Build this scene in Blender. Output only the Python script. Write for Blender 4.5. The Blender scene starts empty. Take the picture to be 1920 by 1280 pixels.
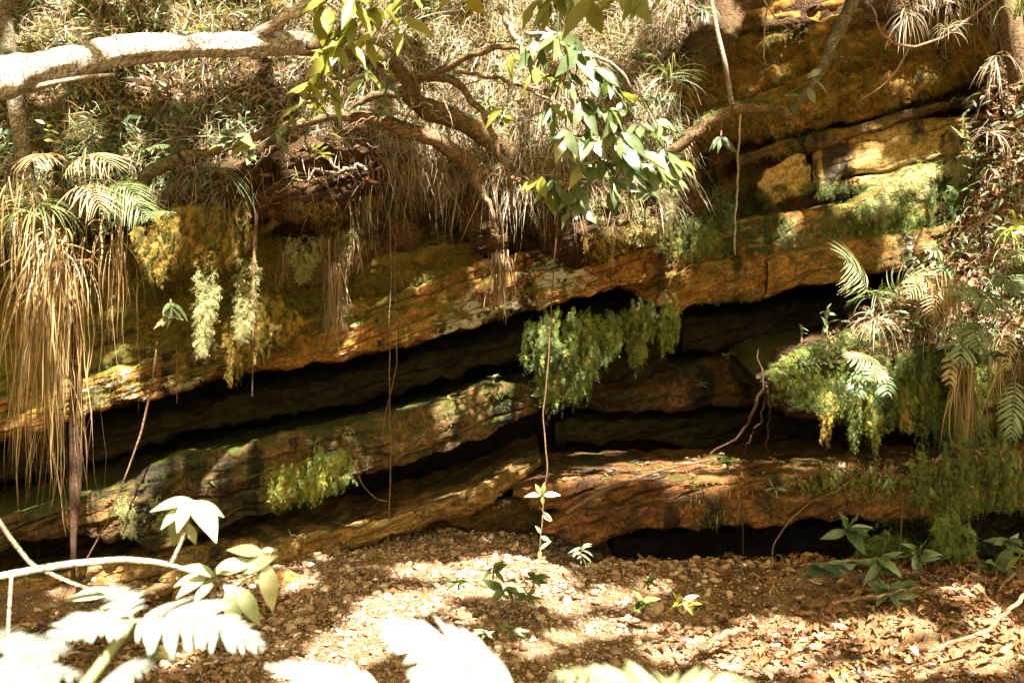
import bpy, math, numpy as np
from mathutils import Vector
from mathutils.bvhtree import BVHTree

R = np.random.default_rng(11)
F, CX, CY, CZ = 1866.667, 960.0, 640.0, 1.35
scene = bpy.context.scene
COL = scene.collection


def P(px, py, Y):
    px, py, Y = np.broadcast_arrays(np.asarray(px, float), np.asarray(py, float), np.asarray(Y, float))
    return np.stack([(px - CX) / F * Y, Y, CZ + (CY - py) / F * Y], -1)


def unit(a):
    return a / np.maximum(np.linalg.norm(a, axis=-1, keepdims=True), 1e-9)


# ---------------------------------------------------------------- noise
_perm = np.random.default_rng(3).permutation(256)
_perm = np.concatenate([_perm, _perm, _perm])
_grad = unit(np.random.default_rng(4).normal(size=(256, 3)))


def pn(x, y, z):
    x, y, z = np.broadcast_arrays(np.asarray(x, float), np.asarray(y, float), np.asarray(z, float))
    xi, yi, zi = np.floor(x).astype(int), np.floor(y).astype(int), np.floor(z).astype(int)
    fx, fy, fz = x - xi, y - yi, z - zi
    u, v, w = [t * t * t * (t * (t * 6 - 15) + 10) for t in (fx, fy, fz)]
    out = 0
    for a in (0, 1):
        for b in (0, 1):
            for c in (0, 1):
                h = _perm[_perm[_perm[(xi + a) & 255] + ((yi + b) & 255)] + ((zi + c) & 255)]
                g = _grad[h]
                d = g[..., 0] * (fx - a) + g[..., 1] * (fy - b) + g[..., 2] * (fz - c)
                out = out + d * (u if a else 1 - u) * (v if b else 1 - v) * (w if c else 1 - w)
    return out * 1.6


def fbm(x, y, z, o=4):
    s, a = 0, 1.0
    for k in range(o):
        s = s + a * pn(x * 2 ** k + 7.1 * k, y * 2 ** k, z * 2 ** k)
        a *= 0.5
    return s


# ---------------------------------------------------------------- mesh plumbing
def tag(o, label=None, cat=None, group=None, kind=None):
    if label: o['label'] = label
    if cat: o['category'] = cat
    if group: o['group'] = group
    if kind: o['kind'] = kind
    return o


def link(name, me, parent=None):
    o = bpy.data.objects.new(name, me)
    COL.objects.link(o)
    if parent is not None:
        o.parent = parent
        o.matrix_parent_inverse = parent.matrix_basis.inverted()
    return o


def empty(name, loc, label, cat, group=None):
    o = bpy.data.objects.new(name, None)
    COL.objects.link(o)
    o.location = [float(c) for c in loc]
    o.empty_display_size = 0.1
    return tag(o, label, cat, group)


class Soup:
    """collects vertices, polygons and a per-vertex tint, and links them as one mesh"""
    def __init__(s):
        s.V, s.Fs, s.T, s.n = [], [], [], 0

    def add(s, V, Fc, tint=0.5):
        V = np.asarray(V, float).reshape(-1, 3)
        t = np.broadcast_to(np.asarray(tint, float).reshape(-1), (len(V),)) if np.size(tint) in (1, len(V)) else np.repeat(np.asarray(tint, float), len(V) // np.size(tint))
        s.V.append(V); s.T.append(t)
        if isinstance(Fc, np.ndarray):
            Fc = [Fc]
        for f in Fc:
            s.Fs.append(np.asarray(f, int) + s.n)
        s.n += len(V)

    def build(s, name, mat, parent=None, smooth=True):
        V = np.concatenate(s.V); T = np.concatenate(s.T)
        me = bpy.data.meshes.new(name)
        org = np.zeros(3)
        if parent is None:
            org = np.array([V[:, 0].mean(), V[:, 1].mean(), V[:, 2].min()])
            V = V - org
        me.vertices.add(len(V))
        me.vertices.foreach_set('co', V.astype(np.float32).ravel())
        loops = np.concatenate([f.ravel() for f in s.Fs])
        tot = np.concatenate([np.full(len(f), f.shape[1]) for f in s.Fs])
        start = np.concatenate([[0], np.cumsum(tot)[:-1]])
        me.loops.add(len(loops)); me.loops.foreach_set('vertex_index', loops.astype(np.int32))
        me.polygons.add(len(tot))
        me.polygons.foreach_set('loop_start', start.astype(np.int32))
        try:
            me.polygons.foreach_set('loop_total', tot.astype(np.int32))
        except Exception:
            pass
        me.update(calc_edges=True)
        me.polygons.foreach_set('use_smooth', np.full(len(tot), smooth))
        at = me.attributes.new('tint', 'FLOAT', 'POINT')
        at.data.foreach_set('value', T.astype(np.float32))
        me.materials.append(mat)
        o = link(name, me, parent)
        if parent is None:
            o.location = org
        return o

    def faces(s):
        return np.concatenate(s.V), s.Fs


def grid_faces(nu, nv, closed_v=False):
    i = np.arange(nu - 1)[:, None]; j = np.arange(nv if closed_v else nv - 1)[None, :]
    j2 = (j + 1) % nv
    return np.stack([i * nv + j, (i + 1) * nv + j, (i + 1) * nv + j2, i * nv + j2], -1).reshape(-1, 4)


def grid_normals(G):
    du = np.gradient(G, axis=0); dv = np.gradient(G, axis=1)
    return unit(np.cross(dv, du))


SOLID = []      # (V, F) of everything the scatter rays may hit


def solid(V, Fq):
    SOLID.append((np.asarray(V).reshape(-1, 3), Fq))


def line(pts, u):
    a = np.asarray(pts, float)
    return [np.interp(u, a[:, 0], a[:, k]) for k in range(1, a.shape[1])]


DIP = 0.33


def hsh(a, b, c):
    b = np.floor(b)
    return _perm[_perm[_perm[a.astype(int) & 255] + (b.astype(int) & 255)] + (int(c) & 255)] / 255.0


def strata(p, seed, amp=1.0, N=None, thick=.13, blk=.38):
    x, y, z = p[..., 0], p[..., 1], p[..., 2]
    w = z - DIP * x + .02 * pn(x * 1.3 + seed, y, z)
    d = 0.028 * pn(x * .9 + seed, y * .9, w * 3.5) + 0.013 * pn(x * 3.2 + seed, y * 3, w * 8)
    r = 1 - np.abs(pn(x * 5 + seed, y * 5, w * 8)) * 2
    chip = np.clip(pn(x * 7 + seed, y * 7, w * 12 + 5) * 5, -1, 1)
    d = d + 0.007 * r + 0.009 * chip + 0.018 * fbm(x * 8, y * 8 + seed, w * 11, 5)
    f = 1.0 if N is None else np.clip(-N[..., 1] * 1.3, 0.12, 1)
    b = 0
    for th, bl, am, gr in ((thick, blk, .058, .024), (thick * .42, blk * .45, .022, .009)):
        q = w / th + .9 * pn(x * .7 + seed, 3.3, w * 1.5) + .22 * pn(x * 6, seed, w * 4); li = np.floor(q); fl = q - li
        jx = x / bl + hsh(li, 0 * li, seed) * 7 + .5 * pn(x * 3, seed + 4, w * 6) + .15 * pn(x * 11, seed, w * 13); bi = np.floor(jx); fb = jx - bi
        b = b + (hsh(li, bi, seed + 1) - .5) * am
        on = hsh(li, bi // 2, seed + 6) > .35
        cut = hsh(li, bi, seed + 2) > .5
        b = b - gr * on * np.exp(-(fl / .09) ** 2) - gr * cut * np.exp(-(fb / .03) ** 2)
    return (d + b * f) * amp


def slab(name, top, bot, Yf, mat, label, back=1.3, ts=0.1, bs=0.0, seed=1.0, amp=1.0, nf=72, step=4, rnd=0.035, jag=2.2, nb=12, cat='rock ledge', thick=.13, blk=.38):
    """one stratum of rock: a top surface, a broken front face and an underside going back into the cliff"""
    x0 = max(top[0][0], bot[0][0]); x1 = min(top[-1][0], bot[-1][0])
    u = np.arange(x0, x1 + step, step, dtype=float); nu = len(u)
    ty, = line(top, u); by, = line(bot, u)
    ty = ty + jag * fbm(u / 60 + seed, seed, 0.5, 3); by = by + jag * fbm(u / 45 + seed, seed, 7.5, 4) + jag * 0.9 * np.clip(pn(u / 70, seed, 2.2) * 8, -1, 1)
    by = np.maximum(by, ty + 3)
    Y, = line(Yf, u) if isinstance(Yf, list) else (np.full(nu, Yf),)
    T, B = P(u, ty, Y), P(u, by, Y)
    h = np.linalg.norm(T - B, axis=1)[:, None]
    rr = np.minimum(rnd, h * .45)
    rows = []
    for t in np.linspace(1, 0, nb) ** 1.7 * 1.0:
        if t > 0.001:
            rows.append(T + np.array([0, back * t, ts * back * t]) + np.concatenate([0 * rr, rr, 0 * rr], 1))
    for s_ in np.linspace(0, 1, nf):
        edge = abs(2 * s_ - 1) ** 6
        rows.append(T * (1 - s_) + B * s_ + np.concatenate([0 * rr, rr * edge, 0 * rr], 1))
    for t in np.linspace(0, 1, nb) ** 1.7:
        if t > 0.001:
            rows.append(B + np.array([0, back * t, bs * back * t]) + np.concatenate([0 * rr, rr, 0 * rr], 1))
    G = np.stack(rows, 1)
    N = grid_normals(G)
    fade = np.clip(h / 0.12, .15, 1)
    G = G + N * (strata(G, seed, amp, N, thick, blk) * fade)[..., None]
    s = Soup()
    nv = G.shape[1]
    fq = grid_faces(nu, nv)
    s.add(G, [fq, np.arange(nv)[None, ::-1], (np.arange(nv) + (nu - 1) * nv)[None, :]])
    o = s.build(name, mat)
    solid(G, fq)
    return tag(o, label, cat)


def sheet(name, lines, mat, x0, x1, nvs, step=8, amp=0.06, freq=1.6, seed=0.0, extra=None, lump=0.0):
    """lofted surface through several pixel/depth lines; extra = list of world offsets added behind the last line"""
    u = np.arange(x0, x1 + step, step, dtype=float); nu = len(u)
    rows = []
    for L in lines:
        if callable(L):
            rows.append(L(rows)); continue
        py, Y = line(L, u)
        rows.append(P(u, py, Y))
    full = [rows[0]]
    for a, b, n in zip(rows[:-1], rows[1:], nvs):
        for k in range(1, n + 1):
            full.append(a + (b - a) * (k / n))
    G = np.stack(full, 1)
    N = grid_normals(G)
    x, y, z = G[..., 0], G[..., 1], G[..., 2]
    d = amp * fbm(x * freq + seed, y * freq, z * freq, 5)
    if lump:
        d = d + lump * np.abs(pn(x * 9 + seed, y * 9, z * 9)) * 1.5
    G = G + N * d[..., None]
    s = Soup(); fq = grid_faces(nu, G.shape[1]); s.add(G, fq)
    o = s.build(name, mat); solid(G, fq)
    return o


def smooth_path(pts, n):
    a = np.asarray(pts, float)
    d = np.concatenate([[0], np.cumsum(np.linalg.norm(np.diff(a[:, :3], axis=0), axis=1))])
    t = np.linspace(0, d[-1], n)
    out = np.stack([np.interp(t, d, a[:, k]) for k in range(a.shape[1])], 1)
    for _ in range(max(1, n // (len(a) * 3))):
        q = out.copy(); q[1:-1] = (out[:-2] + 2 * out[1:-1] + out[2:]) / 4; out = q
    return out


def frames(path):
    t = unit(np.gradient(path, axis=0))
    ref = np.array([0.13, 0.31, 1.0])
    s = np.cross(t, ref); bad = np.linalg.norm(s, axis=1) < .2
    s[bad] = np.cross(t[bad], [1, 0.2, 0.1])
    s = unit(s)
    for i in range(1, len(s)):
        v = s[i - 1] - t[i] * np.dot(t[i], s[i - 1])
        s[i] = v / max(np.linalg.norm(v), 1e-6)
    return t, s, np.cross(t, s)


def tube(pts, n=40, k=10, bark=0.0, seed=0.0, cap=True, px=True, wob=0.0):
    """pts: rows (px,py,Y,r_px) when px else (x,y,z,r)"""
    a = np.asarray(pts, float)
    if px:
        w = P(a[:, 0], a[:, 1], a[:, 2]); r = a[:, 3] / F * a[:, 2]
        a = np.concatenate([w, r[:, None]], 1)
    p = smooth_path(a, n); c = p[:, :3].copy(); r = p[:, 3]
    if wob:
        q = np.arange(n) / n * 9
        c = c + wob * np.stack([pn(q, seed, 0), pn(q, seed, 5.5), pn(q, seed, 9.5)], 1)
    t, s, b = frames(c)
    th = np.linspace(0, 2 * np.pi, k, endpoint=False)
    G = c[:, None] + (s[:, None] * np.cos(th)[None, :, None] + b[:, None] * np.sin(th)[None, :, None]) * r[:, None, None]
    if bark:
        N = unit(G - c[:, None])
        L = np.cumsum(np.concatenate([[0], np.linalg.norm(np.diff(c, axis=0), axis=1)]))[:, None]
        d = fbm(L * 3 + seed, np.cos(th)[None] * 1.4, np.sin(th)[None] * 1.4, 4) * .6 + .35 * pn(L * 16 + seed, np.cos(th)[None] * 4, np.sin(th)[None] * 4)
        G = G + N * (d * bark * r[:, None])[..., None]
    fs = [grid_faces(n, k, True)]
    if cap:
        fs += [np.arange(k)[None, ::-1], (np.arange(k) + (n - 1) * k)[None]]
    return G.reshape(-1, 3), fs


def blades(base, d, L, w, droop, nseg=5, wav=0.0, side=None, rng=R, taper=1.6):
    N = len(base)
    L = np.broadcast_to(L, (N,)); w = np.broadcast_to(w, (N,)); droop = np.broadcast_to(droop, (N,))
    d = unit(np.asarray(d, float).copy()); p = np.asarray(base, float).copy()
    if side is None:
        side = rng.normal(size=(N, 3))
    side = unit(np.cross(d, side))
    rows = []
    for k in range(nseg + 1):
        f = max(1 - (k / nseg) ** taper, .04)
        rows += [p - side * (w * f / 2)[:, None], p + side * (w * f / 2)[:, None]]
        d = unit(d + np.array([0, 0, -1.]) * (droop / nseg)[:, None] + rng.normal(size=(N, 3)) * wav)
        p = p + d * (L / nseg)[:, None]
    V = np.stack(rows, 1)
    m = 2 * (nseg + 1)
    f = np.array([[2 * k, 2 * k + 1, 2 * k + 3, 2 * k + 2] for k in range(nseg)])
    Fq = (f[None] + (np.arange(N) * m)[:, None, None]).reshape(-1, 4)
    return V.reshape(-1, 3), Fq, m


def inst(tv, tf, pos, M):
    """tv (k,3), tf list/array of faces, pos (N,3), M (N,3,3) with scale in it"""
    N = len(pos); k = len(tv)
    V = np.einsum('nij,kj->nki', M, tv) + pos[:, None]
    tf = [tf] if isinstance(tf, np.ndarray) else tf
    Fo = [(f[None] + (np.arange(N) * k)[:, None, None]).reshape(-1, f.shape[1]) for f in tf]
    return V.reshape(-1, 3), Fo


def basis(d, n, scale=1.0):
    """matrices with x along d, z close to n"""
    d = unit(np.asarray(d, float)); y = unit(np.cross(n, d)); z = np.cross(d, y)
    M = np.stack([d, y, z], -1)
    return M * np.broadcast_to(np.asarray(scale, float), (len(d),))[:, None, None]


def rdir(n, rng=R):
    return unit(rng.normal(size=(n, 3)))


def leaf_t(width=0.36, fold=0.12, curl=0.25, n=7, sharp=1.0, peak=0.85, wave=0.0):
    t = np.linspace(0, 1, n)
    hw = width / 2 * np.sin(np.pi * t ** peak) ** sharp
    hw[0] = 0.012; hw[-1] = 0.004
    z = -curl * t * t
    wv = wave * np.sin(t * 14)
    V = np.concatenate([np.stack([t, -hw, z + fold * hw * 2 + wv * hw], 1), np.stack([t, 0 * t, z], 1), np.stack([t, hw, z + fold * hw * 2 - wv * hw], 1)])
    f = [[k, k + 1, n + k + 1, n + k] for k in range(n - 1)] + [[n + k, n + k + 1, 2 * n + k + 1, 2 * n + k] for k in range(n - 1)]
    return V, np.array(f)


def frond(base, d, up, L, npair, pl, pw, droop=0.6, ang=60, pdroop=0.35, start=0.15, prof=None, rng=R, rw=0.006, lobed=False):
    """one fern frond: returns soup pieces (V,F,part)"""
    n = 24
    d = unit(np.asarray(d, float)); up = np.asarray(up, float)
    p = np.asarray(base, float).copy(); c = []; ds = []
    for k in range(n):
        c.append(p.copy()); ds.append(d.copy())
        d = unit(d + np.array([0, 0, -droop / n])); p = p + d * L / n
    c = np.array(c); ds = np.array(ds)
    side = unit(np.cross(ds, up[None] + 0 * ds)); nr = np.cross(side, ds)
    s = Soup()
    rr = np.linspace(rw, rw * .25, n)
    pts = np.concatenate([c, rr[:, None]], 1)
    s.add(*tube(pts, n=n, k=5, px=False), tint=0.25)
    t = np.linspace(start, .985, npair)
    prof = prof or (lambda q: np.sin(np.pi * np.clip((q * .86 + .14), 0, 1)) ** .7)
    tv, tf = leaf_t(width=pw / pl, fold=.1, curl=pdroop, n=8, sharp=.6, peak=.7) if not lobed else lobed_t(pw / pl, pdroop)
    for sg in (-1, 1):
        q = (t - start) / (1 - start)
        i = np.clip(t * (n - 1), 0, n - 1); i0 = i.astype(int)
        b = c[i0] + (c[np.minimum(i0 + 1, n - 1)] - c[i0]) * (i - i0)[:, None]
        a = np.radians(ang * (1 - .45 * q)) + rng.normal(size=npair) * .07
        dd = ds[i0] * np.cos(a)[:, None] + sg * side[i0] * np.sin(a)[:, None] + rng.normal(size=(npair, 3)) * .05 + nr[i0] * .12
        sc = pl * prof(q) * rng.uniform(.88, 1.08, npair)
        V, Fo = inst(tv, tf, b, basis(dd, nr[i0] + rng.normal(size=(npair, 3)) * .15, np.maximum(sc, .004)))
        s.add(V, Fo, tint=np.repeat(rng.uniform(.35, .8, npair), len(tv)))
    return s


def lobed_t(wr, curl):
    """a pinna cut into narrow lobes, as bracken has"""
    Vs, Fs, n0 = [], [], 0
    tv, tf = leaf_t(width=.5, fold=.05, curl=.1, n=5)
    m = 9
    for k in range(m):
        t = .06 + .9 * k / m
        for sg in (-1, 1):
            L = wr * .62 * (1 - t * .85) + .03
            a = np.radians(58)
            d = np.array([[math.cos(a), sg * math.sin(a), -.1]])
            V, Fo = inst(tv, tf, np.array([[t, 0, -curl * t * t]]), basis(d, np.array([[0, 0, 1.]]), L))
            Vs.append(V); Fs.append(Fo[0] + n0); n0 += len(V)
    tv, tf = leaf_t(width=wr * .35, fold=0, curl=curl, n=8)
    Vs.append(tv); Fs.append(tf + n0)
    return np.concatenate(Vs), np.concatenate(Fs)


def sprig_t(seed=0, pairs=7):
    """a branching spray of spikemoss, length 1 along x"""
    rng = np.random.default_rng(seed)
    Vs, Fs, n0 = [], [], 0

    def strip(a, b, w):
        nonlocal n0
        d = unit(b - a); s = unit(np.cross(d, [rng.normal() * .5, rng.normal() * .3, 1.]))
        m = (a + b) / 2
        Vs.append(np.array([a, m - s * w, b, m + s * w])); Fs.append(np.array([[0, 1, 2, 3]]) + n0); n0 += 4
    sag = rng.uniform(.1, .45); bend = rng.uniform(-.2, .2)
    C = lambda t: np.array([t, bend * t * t, -sag * t * t])
    for k in range(pairs):
        t = .05 + .92 * k / pairs
        o = C(t)
        strip(o, C(t + .15), .014)
        for sg in (-1, 1):
            if rng.random() < .12: continue
            L = .40 * (1 - t * .75) * rng.uniform(.5, 1.2); a = math.radians(rng.uniform(28, 62))
            d = np.array([math.cos(a), sg * math.sin(a), rng.uniform(-.7, .35)])
            strip(o, o + d * L, .016)
            for q in (.3, .5, .7, .9):
                b = o + d * L * q
                for s2 in (-1, 1):
                    a2 = a * sg + s2 * rng.uniform(.5, 1.0)
                    strip(b, b + np.array([math.cos(a2), math.sin(a2), rng.uniform(-.5, .2)]) * L * .36 * (1.2 - q * .6), .017)
    return np.concatenate(Vs), np.concatenate(Fs)


def ico(n=2):
    import bmesh
    bm = bmesh.new(); bmesh.ops.create_icosphere(bm, subdivisions=n, radius=1)
    V = np.array([v.co[:] for v in bm.verts]); Fa = np.array([[v.index for v in f.verts] for f in bm.faces]); bm.free()
    return V, Fa


ICO = ico(); ICO1 = ico(1)


def pebble_t(seed, flat=.6, base=None):
    rng = np.random.default_rng(seed); V, Fa = base or ICO
    V = V.copy()
    for _ in range(9):
        n = rdir(1, rng)[0]; h = rng.uniform(.55, .85); d = V @ n - h
        V = V - np.where(d > 0, d, 0)[:, None] * n * .9
    V = V * (1 + .1 * pn(V[:, 0] * 1.5 + seed * 5, V[:, 1] * 1.5, V[:, 2] * 1.5))[:, None]
    return V * np.array([1, rng.uniform(.65, .9), flat * rng.uniform(.7, 1.1)]), Fa


# ---------------------------------------------------------------- rays through the picture, used to plant things on the surfaces
TREE = None


def make_tree():
    global TREE
    Vs, Fs, n = [], [], 0
    for V, f in SOLID:
        Vs.append(V); Fs.append(f + n); n += len(V)
    V = np.concatenate(Vs); f = np.concatenate(Fs)
    tri = np.concatenate([f[:, :3], f[:, [0, 2, 3]]])
    TREE = BVHTree.FromPolygons(V.tolist(), tri.tolist())


def cast(px, py, jit=0.0, rng=R):
    px = np.atleast_1d(np.asarray(px, float)); py = np.atleast_1d(np.asarray(py, float))
    D = P(px, py, 1.0) - np.array([0, 0, CZ])
    hp, hn, ok = [], [], []
    for k in range(len(px)):
        o = np.array([0, 0, CZ])
        d = D[k]
        if jit:
            q = o + d * 6.0
            o = o + np.array([rng.uniform(-jit, jit), 0, rng.uniform(-jit, jit) * .6]); d = q - o
        loc, nrm, idx, dist = TREE.ray_cast(Vector(o), Vector(d).normalized(), 30)
        if loc is None:
            ok.append(False); hp.append((0, 0, 0)); hn.append((0, -1, 0)); continue
        n = nrm if nrm.dot(Vector(d)) < 0 else -nrm
        ok.append(True); hp.append(loc[:]); hn.append(n[:])
    ok = np.array(ok)
    return np.array(hp)[ok], np.array(hn)[ok]


def inpoly(x, y, poly):
    poly = np.asarray(poly, float); c = np.zeros(len(x), bool); j = len(poly) - 1
    for i in range(len(poly)):
        xi, yi = poly[i]; xj, yj = poly[j]
        c ^= ((yi > y) != (yj > y)) & (x < (xj - xi) * (y - yi) / (yj - yi + 1e-9) + xi)
        j = i
    return c


def pick(poly, n, rng=R, clump=0.0, cs=60, seed=0):
    """n random pixels inside a polygon, optionally kept to noisy clumps"""
    poly = np.asarray(poly, float); lo, hi = poly.min(0), poly.max(0)
    xs, ys = [], []; m = 0
    for _ in range(60):
        x = rng.uniform(lo[0], hi[0], n * 2); y = rng.uniform(lo[1], hi[1], n * 2)
        k = inpoly(x, y, poly)
        if clump:
            k &= fbm(x / cs + seed, y / cs, seed + .5, 3) > (clump - 1) * .8 + rng.normal(size=len(x)) * .12
        xs.append(x[k]); ys.append(y[k]); m += k.sum()
        if m >= n: break
    x = np.concatenate(xs)[:n]; y = np.concatenate(ys)[:n]
    return x, y
# ---------------------------------------------------------------- materials
def nodes(name):
    m = bpy.data.materials.new(name); m.use_nodes = True
    nt = m.node_tree; nt.nodes.clear()
    out = nt.nodes.new('ShaderNodeOutputMaterial')
    return m, nt, out


def N(nt, t, **kw):
    n = nt.nodes.new(t)
    for k, v in kw.items():
        if k.startswith('_'):
            setattr(n, k[1:], v)
        else:
            n.inputs[k.replace('__', ' ')].default_value = v
    return n


def ramp(nt, fac, stops, interp='LINEAR'):
    r = nt.nodes.new('ShaderNodeValToRGB'); r.color_ramp.interpolation = interp
    e = r.color_ramp.elements
    while len(e) < len(stops): e.new(0.5)
    for k, (p, c) in enumerate(stops):
        e[k].position = p; e[k].color = (*c, 1) if len(c) == 3 else c
    nt.links.new(fac, r.inputs[0])
    return r.outputs[0]


def mix(nt, fac, a, b, mode='MIX'):
    n = nt.nodes.new('ShaderNodeMix'); n.data_type = 'RGBA'; n.blend_type = mode
    for sock, v in ((n.inputs[0], fac), (n.inputs[6], a), (n.inputs[7], b)):
        if isinstance(v, bpy.types.NodeSocket): nt.links.new(v, sock)
        elif isinstance(v, (int, float)): sock.default_value = v
        else: sock.default_value = (*v, 1)
    return n.outputs[2]


def math_(nt, op, a, b=0.0, clamp=False):
    n = nt.nodes.new('ShaderNodeMath'); n.operation = op; n.use_clamp = clamp
    for sock, v in ((n.inputs[0], a), (n.inputs[1], b)):
        if isinstance(v, bpy.types.NodeSocket): nt.links.new(v, sock)
        else: sock.default_value = v
    return n.outputs[0]


def noise_tex(nt, vec, scale, detail=5, rough=.6, dist=0.0):
    n = N(nt, 'ShaderNodeTexNoise', Scale=scale, Detail=detail, Roughness=rough, Distortion=dist)
    nt.links.new(vec, n.inputs['Vector'])
    return n.outputs['Fac']


def world_pos(nt, rot=0.0, scale=(1, 1, 1), loc=(0, 0, 0)):
    g = nt.nodes.new('ShaderNodeNewGeometry')
    m = nt.nodes.new('ShaderNodeMapping')
    m.vector_type = 'POINT'
    m.inputs['Location'].default_value = loc
    m.inputs['Rotation'].default_value = (0, rot, 0)
    m.inputs['Scale'].default_value = scale
    # rotate first, then stretch along the bedding
    r = nt.nodes.new('ShaderNodeMapping'); r.inputs['Rotation'].default_value = (0, rot, 0)
    m.inputs['Rotation'].default_value = (0, 0, 0)
    nt.links.new(g.outputs['Position'], r.inputs['Vector'])
    nt.links.new(r.outputs['Vector'], m.inputs['Vector'])
    return m.outputs['Vector'], g


def rock_mat(name, dark, mid, light, moss=0.0, mossc=((.02, .03, .006), (.07, .075, .012)), lichen=0.0, stain=0.4, wet=.75, seed=0.0, bump=.7, lichc=(.5, .46, .34), orange=None, k=.68, mk=1.0):
    orange = tuple(c * k for c in (orange or tuple(c * 1.25 for c in light)))
    dark, mid, light = [tuple(c * k for c in q) for q in (dark, mid, light)]; mossc = [tuple(c * mk for c in q) for q in mossc]
    m, nt, out = nodes(name)
    flat, g = world_pos(nt, 0, (1, 1, 1), (seed, seed * .7, seed * .3))
    lay, _ = world_pos(nt, math.atan(DIP), (2.0, 2.0, 4.2), (seed, 0, seed))
    lay2, _ = world_pos(nt, math.atan(DIP), (4, 4, 11), (seed, 0, seed))
    drip, _ = world_pos(nt, 0.05, (7, 7, 1.1), (seed, 0, 0))
    a = noise_tex(nt, lay, 1.6, 9, .72, .8)
    col = ramp(nt, a, [(.32, dark), (.46, mid), (.58, light), (.70, mid)])
    b = noise_tex(nt, flat, 5.5, 9, .72, .6)
    col = mix(nt, math_(nt, 'MULTIPLY', ramp(nt, b, [(.44, (0, 0, 0)), (.62, (1, 1, 1))]), .7), col, orange or tuple(c * 1.25 for c in light))
    b2 = noise_tex(nt, flat, 3.1, 9, .75, .4)
    col = mix(nt, ramp(nt, b2, [(.36, (.8, .8, .8)), (.50, (0, 0, 0))]), col, tuple(x * .6 for x in dark))
    e = noise_tex(nt, flat, 48, 6, .8)
    col = mix(nt, .85, col, ramp(nt, e, [(.34, (.22, .20, .18)), (.5, (1, 1, 1)), (.66, (1.9, 1.8, 1.65))]), 'MULTIPLY')
    c = noise_tex(nt, lay2, 1.0, 6, .65, .9)
    col = mix(nt, ramp(nt, c, [(.33, (.6, .6, .6)), (.39, (0, 0, 0))]), col, tuple(x * .4 for x in dark))
    vo = N(nt, 'ShaderNodeTexVoronoi', Scale=1.15, _feature='DISTANCE_TO_EDGE', Randomness=1.0)
    dv = nt.nodes.new('ShaderNodeVectorMath'); dv.operation = 'MULTIPLY_ADD'
    nn = N(nt, 'ShaderNodeTexNoise', Scale=5.0, Detail=4.0); nt.links.new(flat, nn.inputs['Vector'])
    nt.links.new(nn.outputs['Color'], dv.inputs[0]); dv.inputs[1].default_value = (.5, .5, .5); nt.links.new(lay, dv.inputs[2])
    nt.links.new(dv.outputs[0], vo.inputs['Vector'])
    crk = math_(nt, 'MULTIPLY', ramp(nt, vo.outputs['Distance'], [(0.0, (1, 1, 1)), (.012, (0, 0, 0))]), ramp(nt, noise_tex(nt, flat, 2.7, 3, .5), [(.46, (0, 0, 0)), (.6, (1, 1, 1))]))
    col = mix(nt, math_(nt, 'MULTIPLY', crk, .75), col, tuple(x * .3 for x in dark))
    # black water stains running down the face
    s = noise_tex(nt, drip, 1.0, 5, .6, .3); s2 = noise_tex(nt, flat, 1.3, 4, .6)
    sm = math_(nt, 'ADD', math_(nt, 'MULTIPLY', s, .55), math_(nt, 'MULTIPLY', s2, .6))
    lo = .70 - stain * .26
    col = mix(nt, ramp(nt, sm, [(lo, (0, 0, 0)), (lo + .07, (.92, .92, .92))]), col, (.012, .010, .007))
    if lichen:
        v = N(nt, 'ShaderNodeTexVoronoi', Scale=11.0, Randomness=1.0); nt.links.new(flat, v.inputs['Vector'])
        l1 = noise_tex(nt, flat, 19, 7, .72); l2 = noise_tex(nt, flat, 2.2, 3, .5)
        q = math_(nt, 'ADD', math_(nt, 'MULTIPLY', l1, .7), math_(nt, 'MULTIPLY', l2, .7))
        lo = .90 - lichen * .25
        col = mix(nt, ramp(nt, q, [(lo, (0, 0, 0)), (lo + .025, (.85, .85, .85))]), col, lichc)
    if moss:
        sep = nt.nodes.new('ShaderNodeSeparateXYZ'); nt.links.new(g.outputs['Normal'], sep.inputs[0])
        m1 = noise_tex(nt, flat, 3.6, 9, .74, .5)
        mm = math_(nt, 'ADD', m1, math_(nt, 'MULTIPLY', sep.outputs['Z'], .16))
        lo = .78 - moss * .48
        m2 = noise_tex(nt, flat, 55, 4, .8)
        mc = mix(nt, ramp(nt, m2, [(.3, (0, 0, 0)), (.7, (1, 1, 1))]), mossc[0], mossc[1])
        col = mix(nt, ramp(nt, mm, [(lo, (0, 0, 0)), (lo + .10, (.95, .95, .95))]), col, mc)
    p = N(nt, 'ShaderNodeBsdfPrincipled', Roughness=wet)
    p.inputs['Specular IOR Level'].default_value = .14
    nt.links.new(col, p.inputs['Base Color'])
    bb = math_(nt, 'ADD', math_(nt, 'MULTIPLY', c, .8), math_(nt, 'ADD', math_(nt, 'MULTIPLY', b, 1.0), math_(nt, 'SUBTRACT', math_(nt, 'MULTIPLY', e, .5), math_(nt, 'MULTIPLY', crk, 1.0))))
    bp = N(nt, 'ShaderNodeBump', Strength=bump, Distance=.045); nt.links.new(bb, bp.inputs['Height'])
    nt.links.new(bp.outputs[0], p.inputs['Normal'])
    nt.links.new(p.outputs[0], out.inputs[0])
    return m


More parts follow.
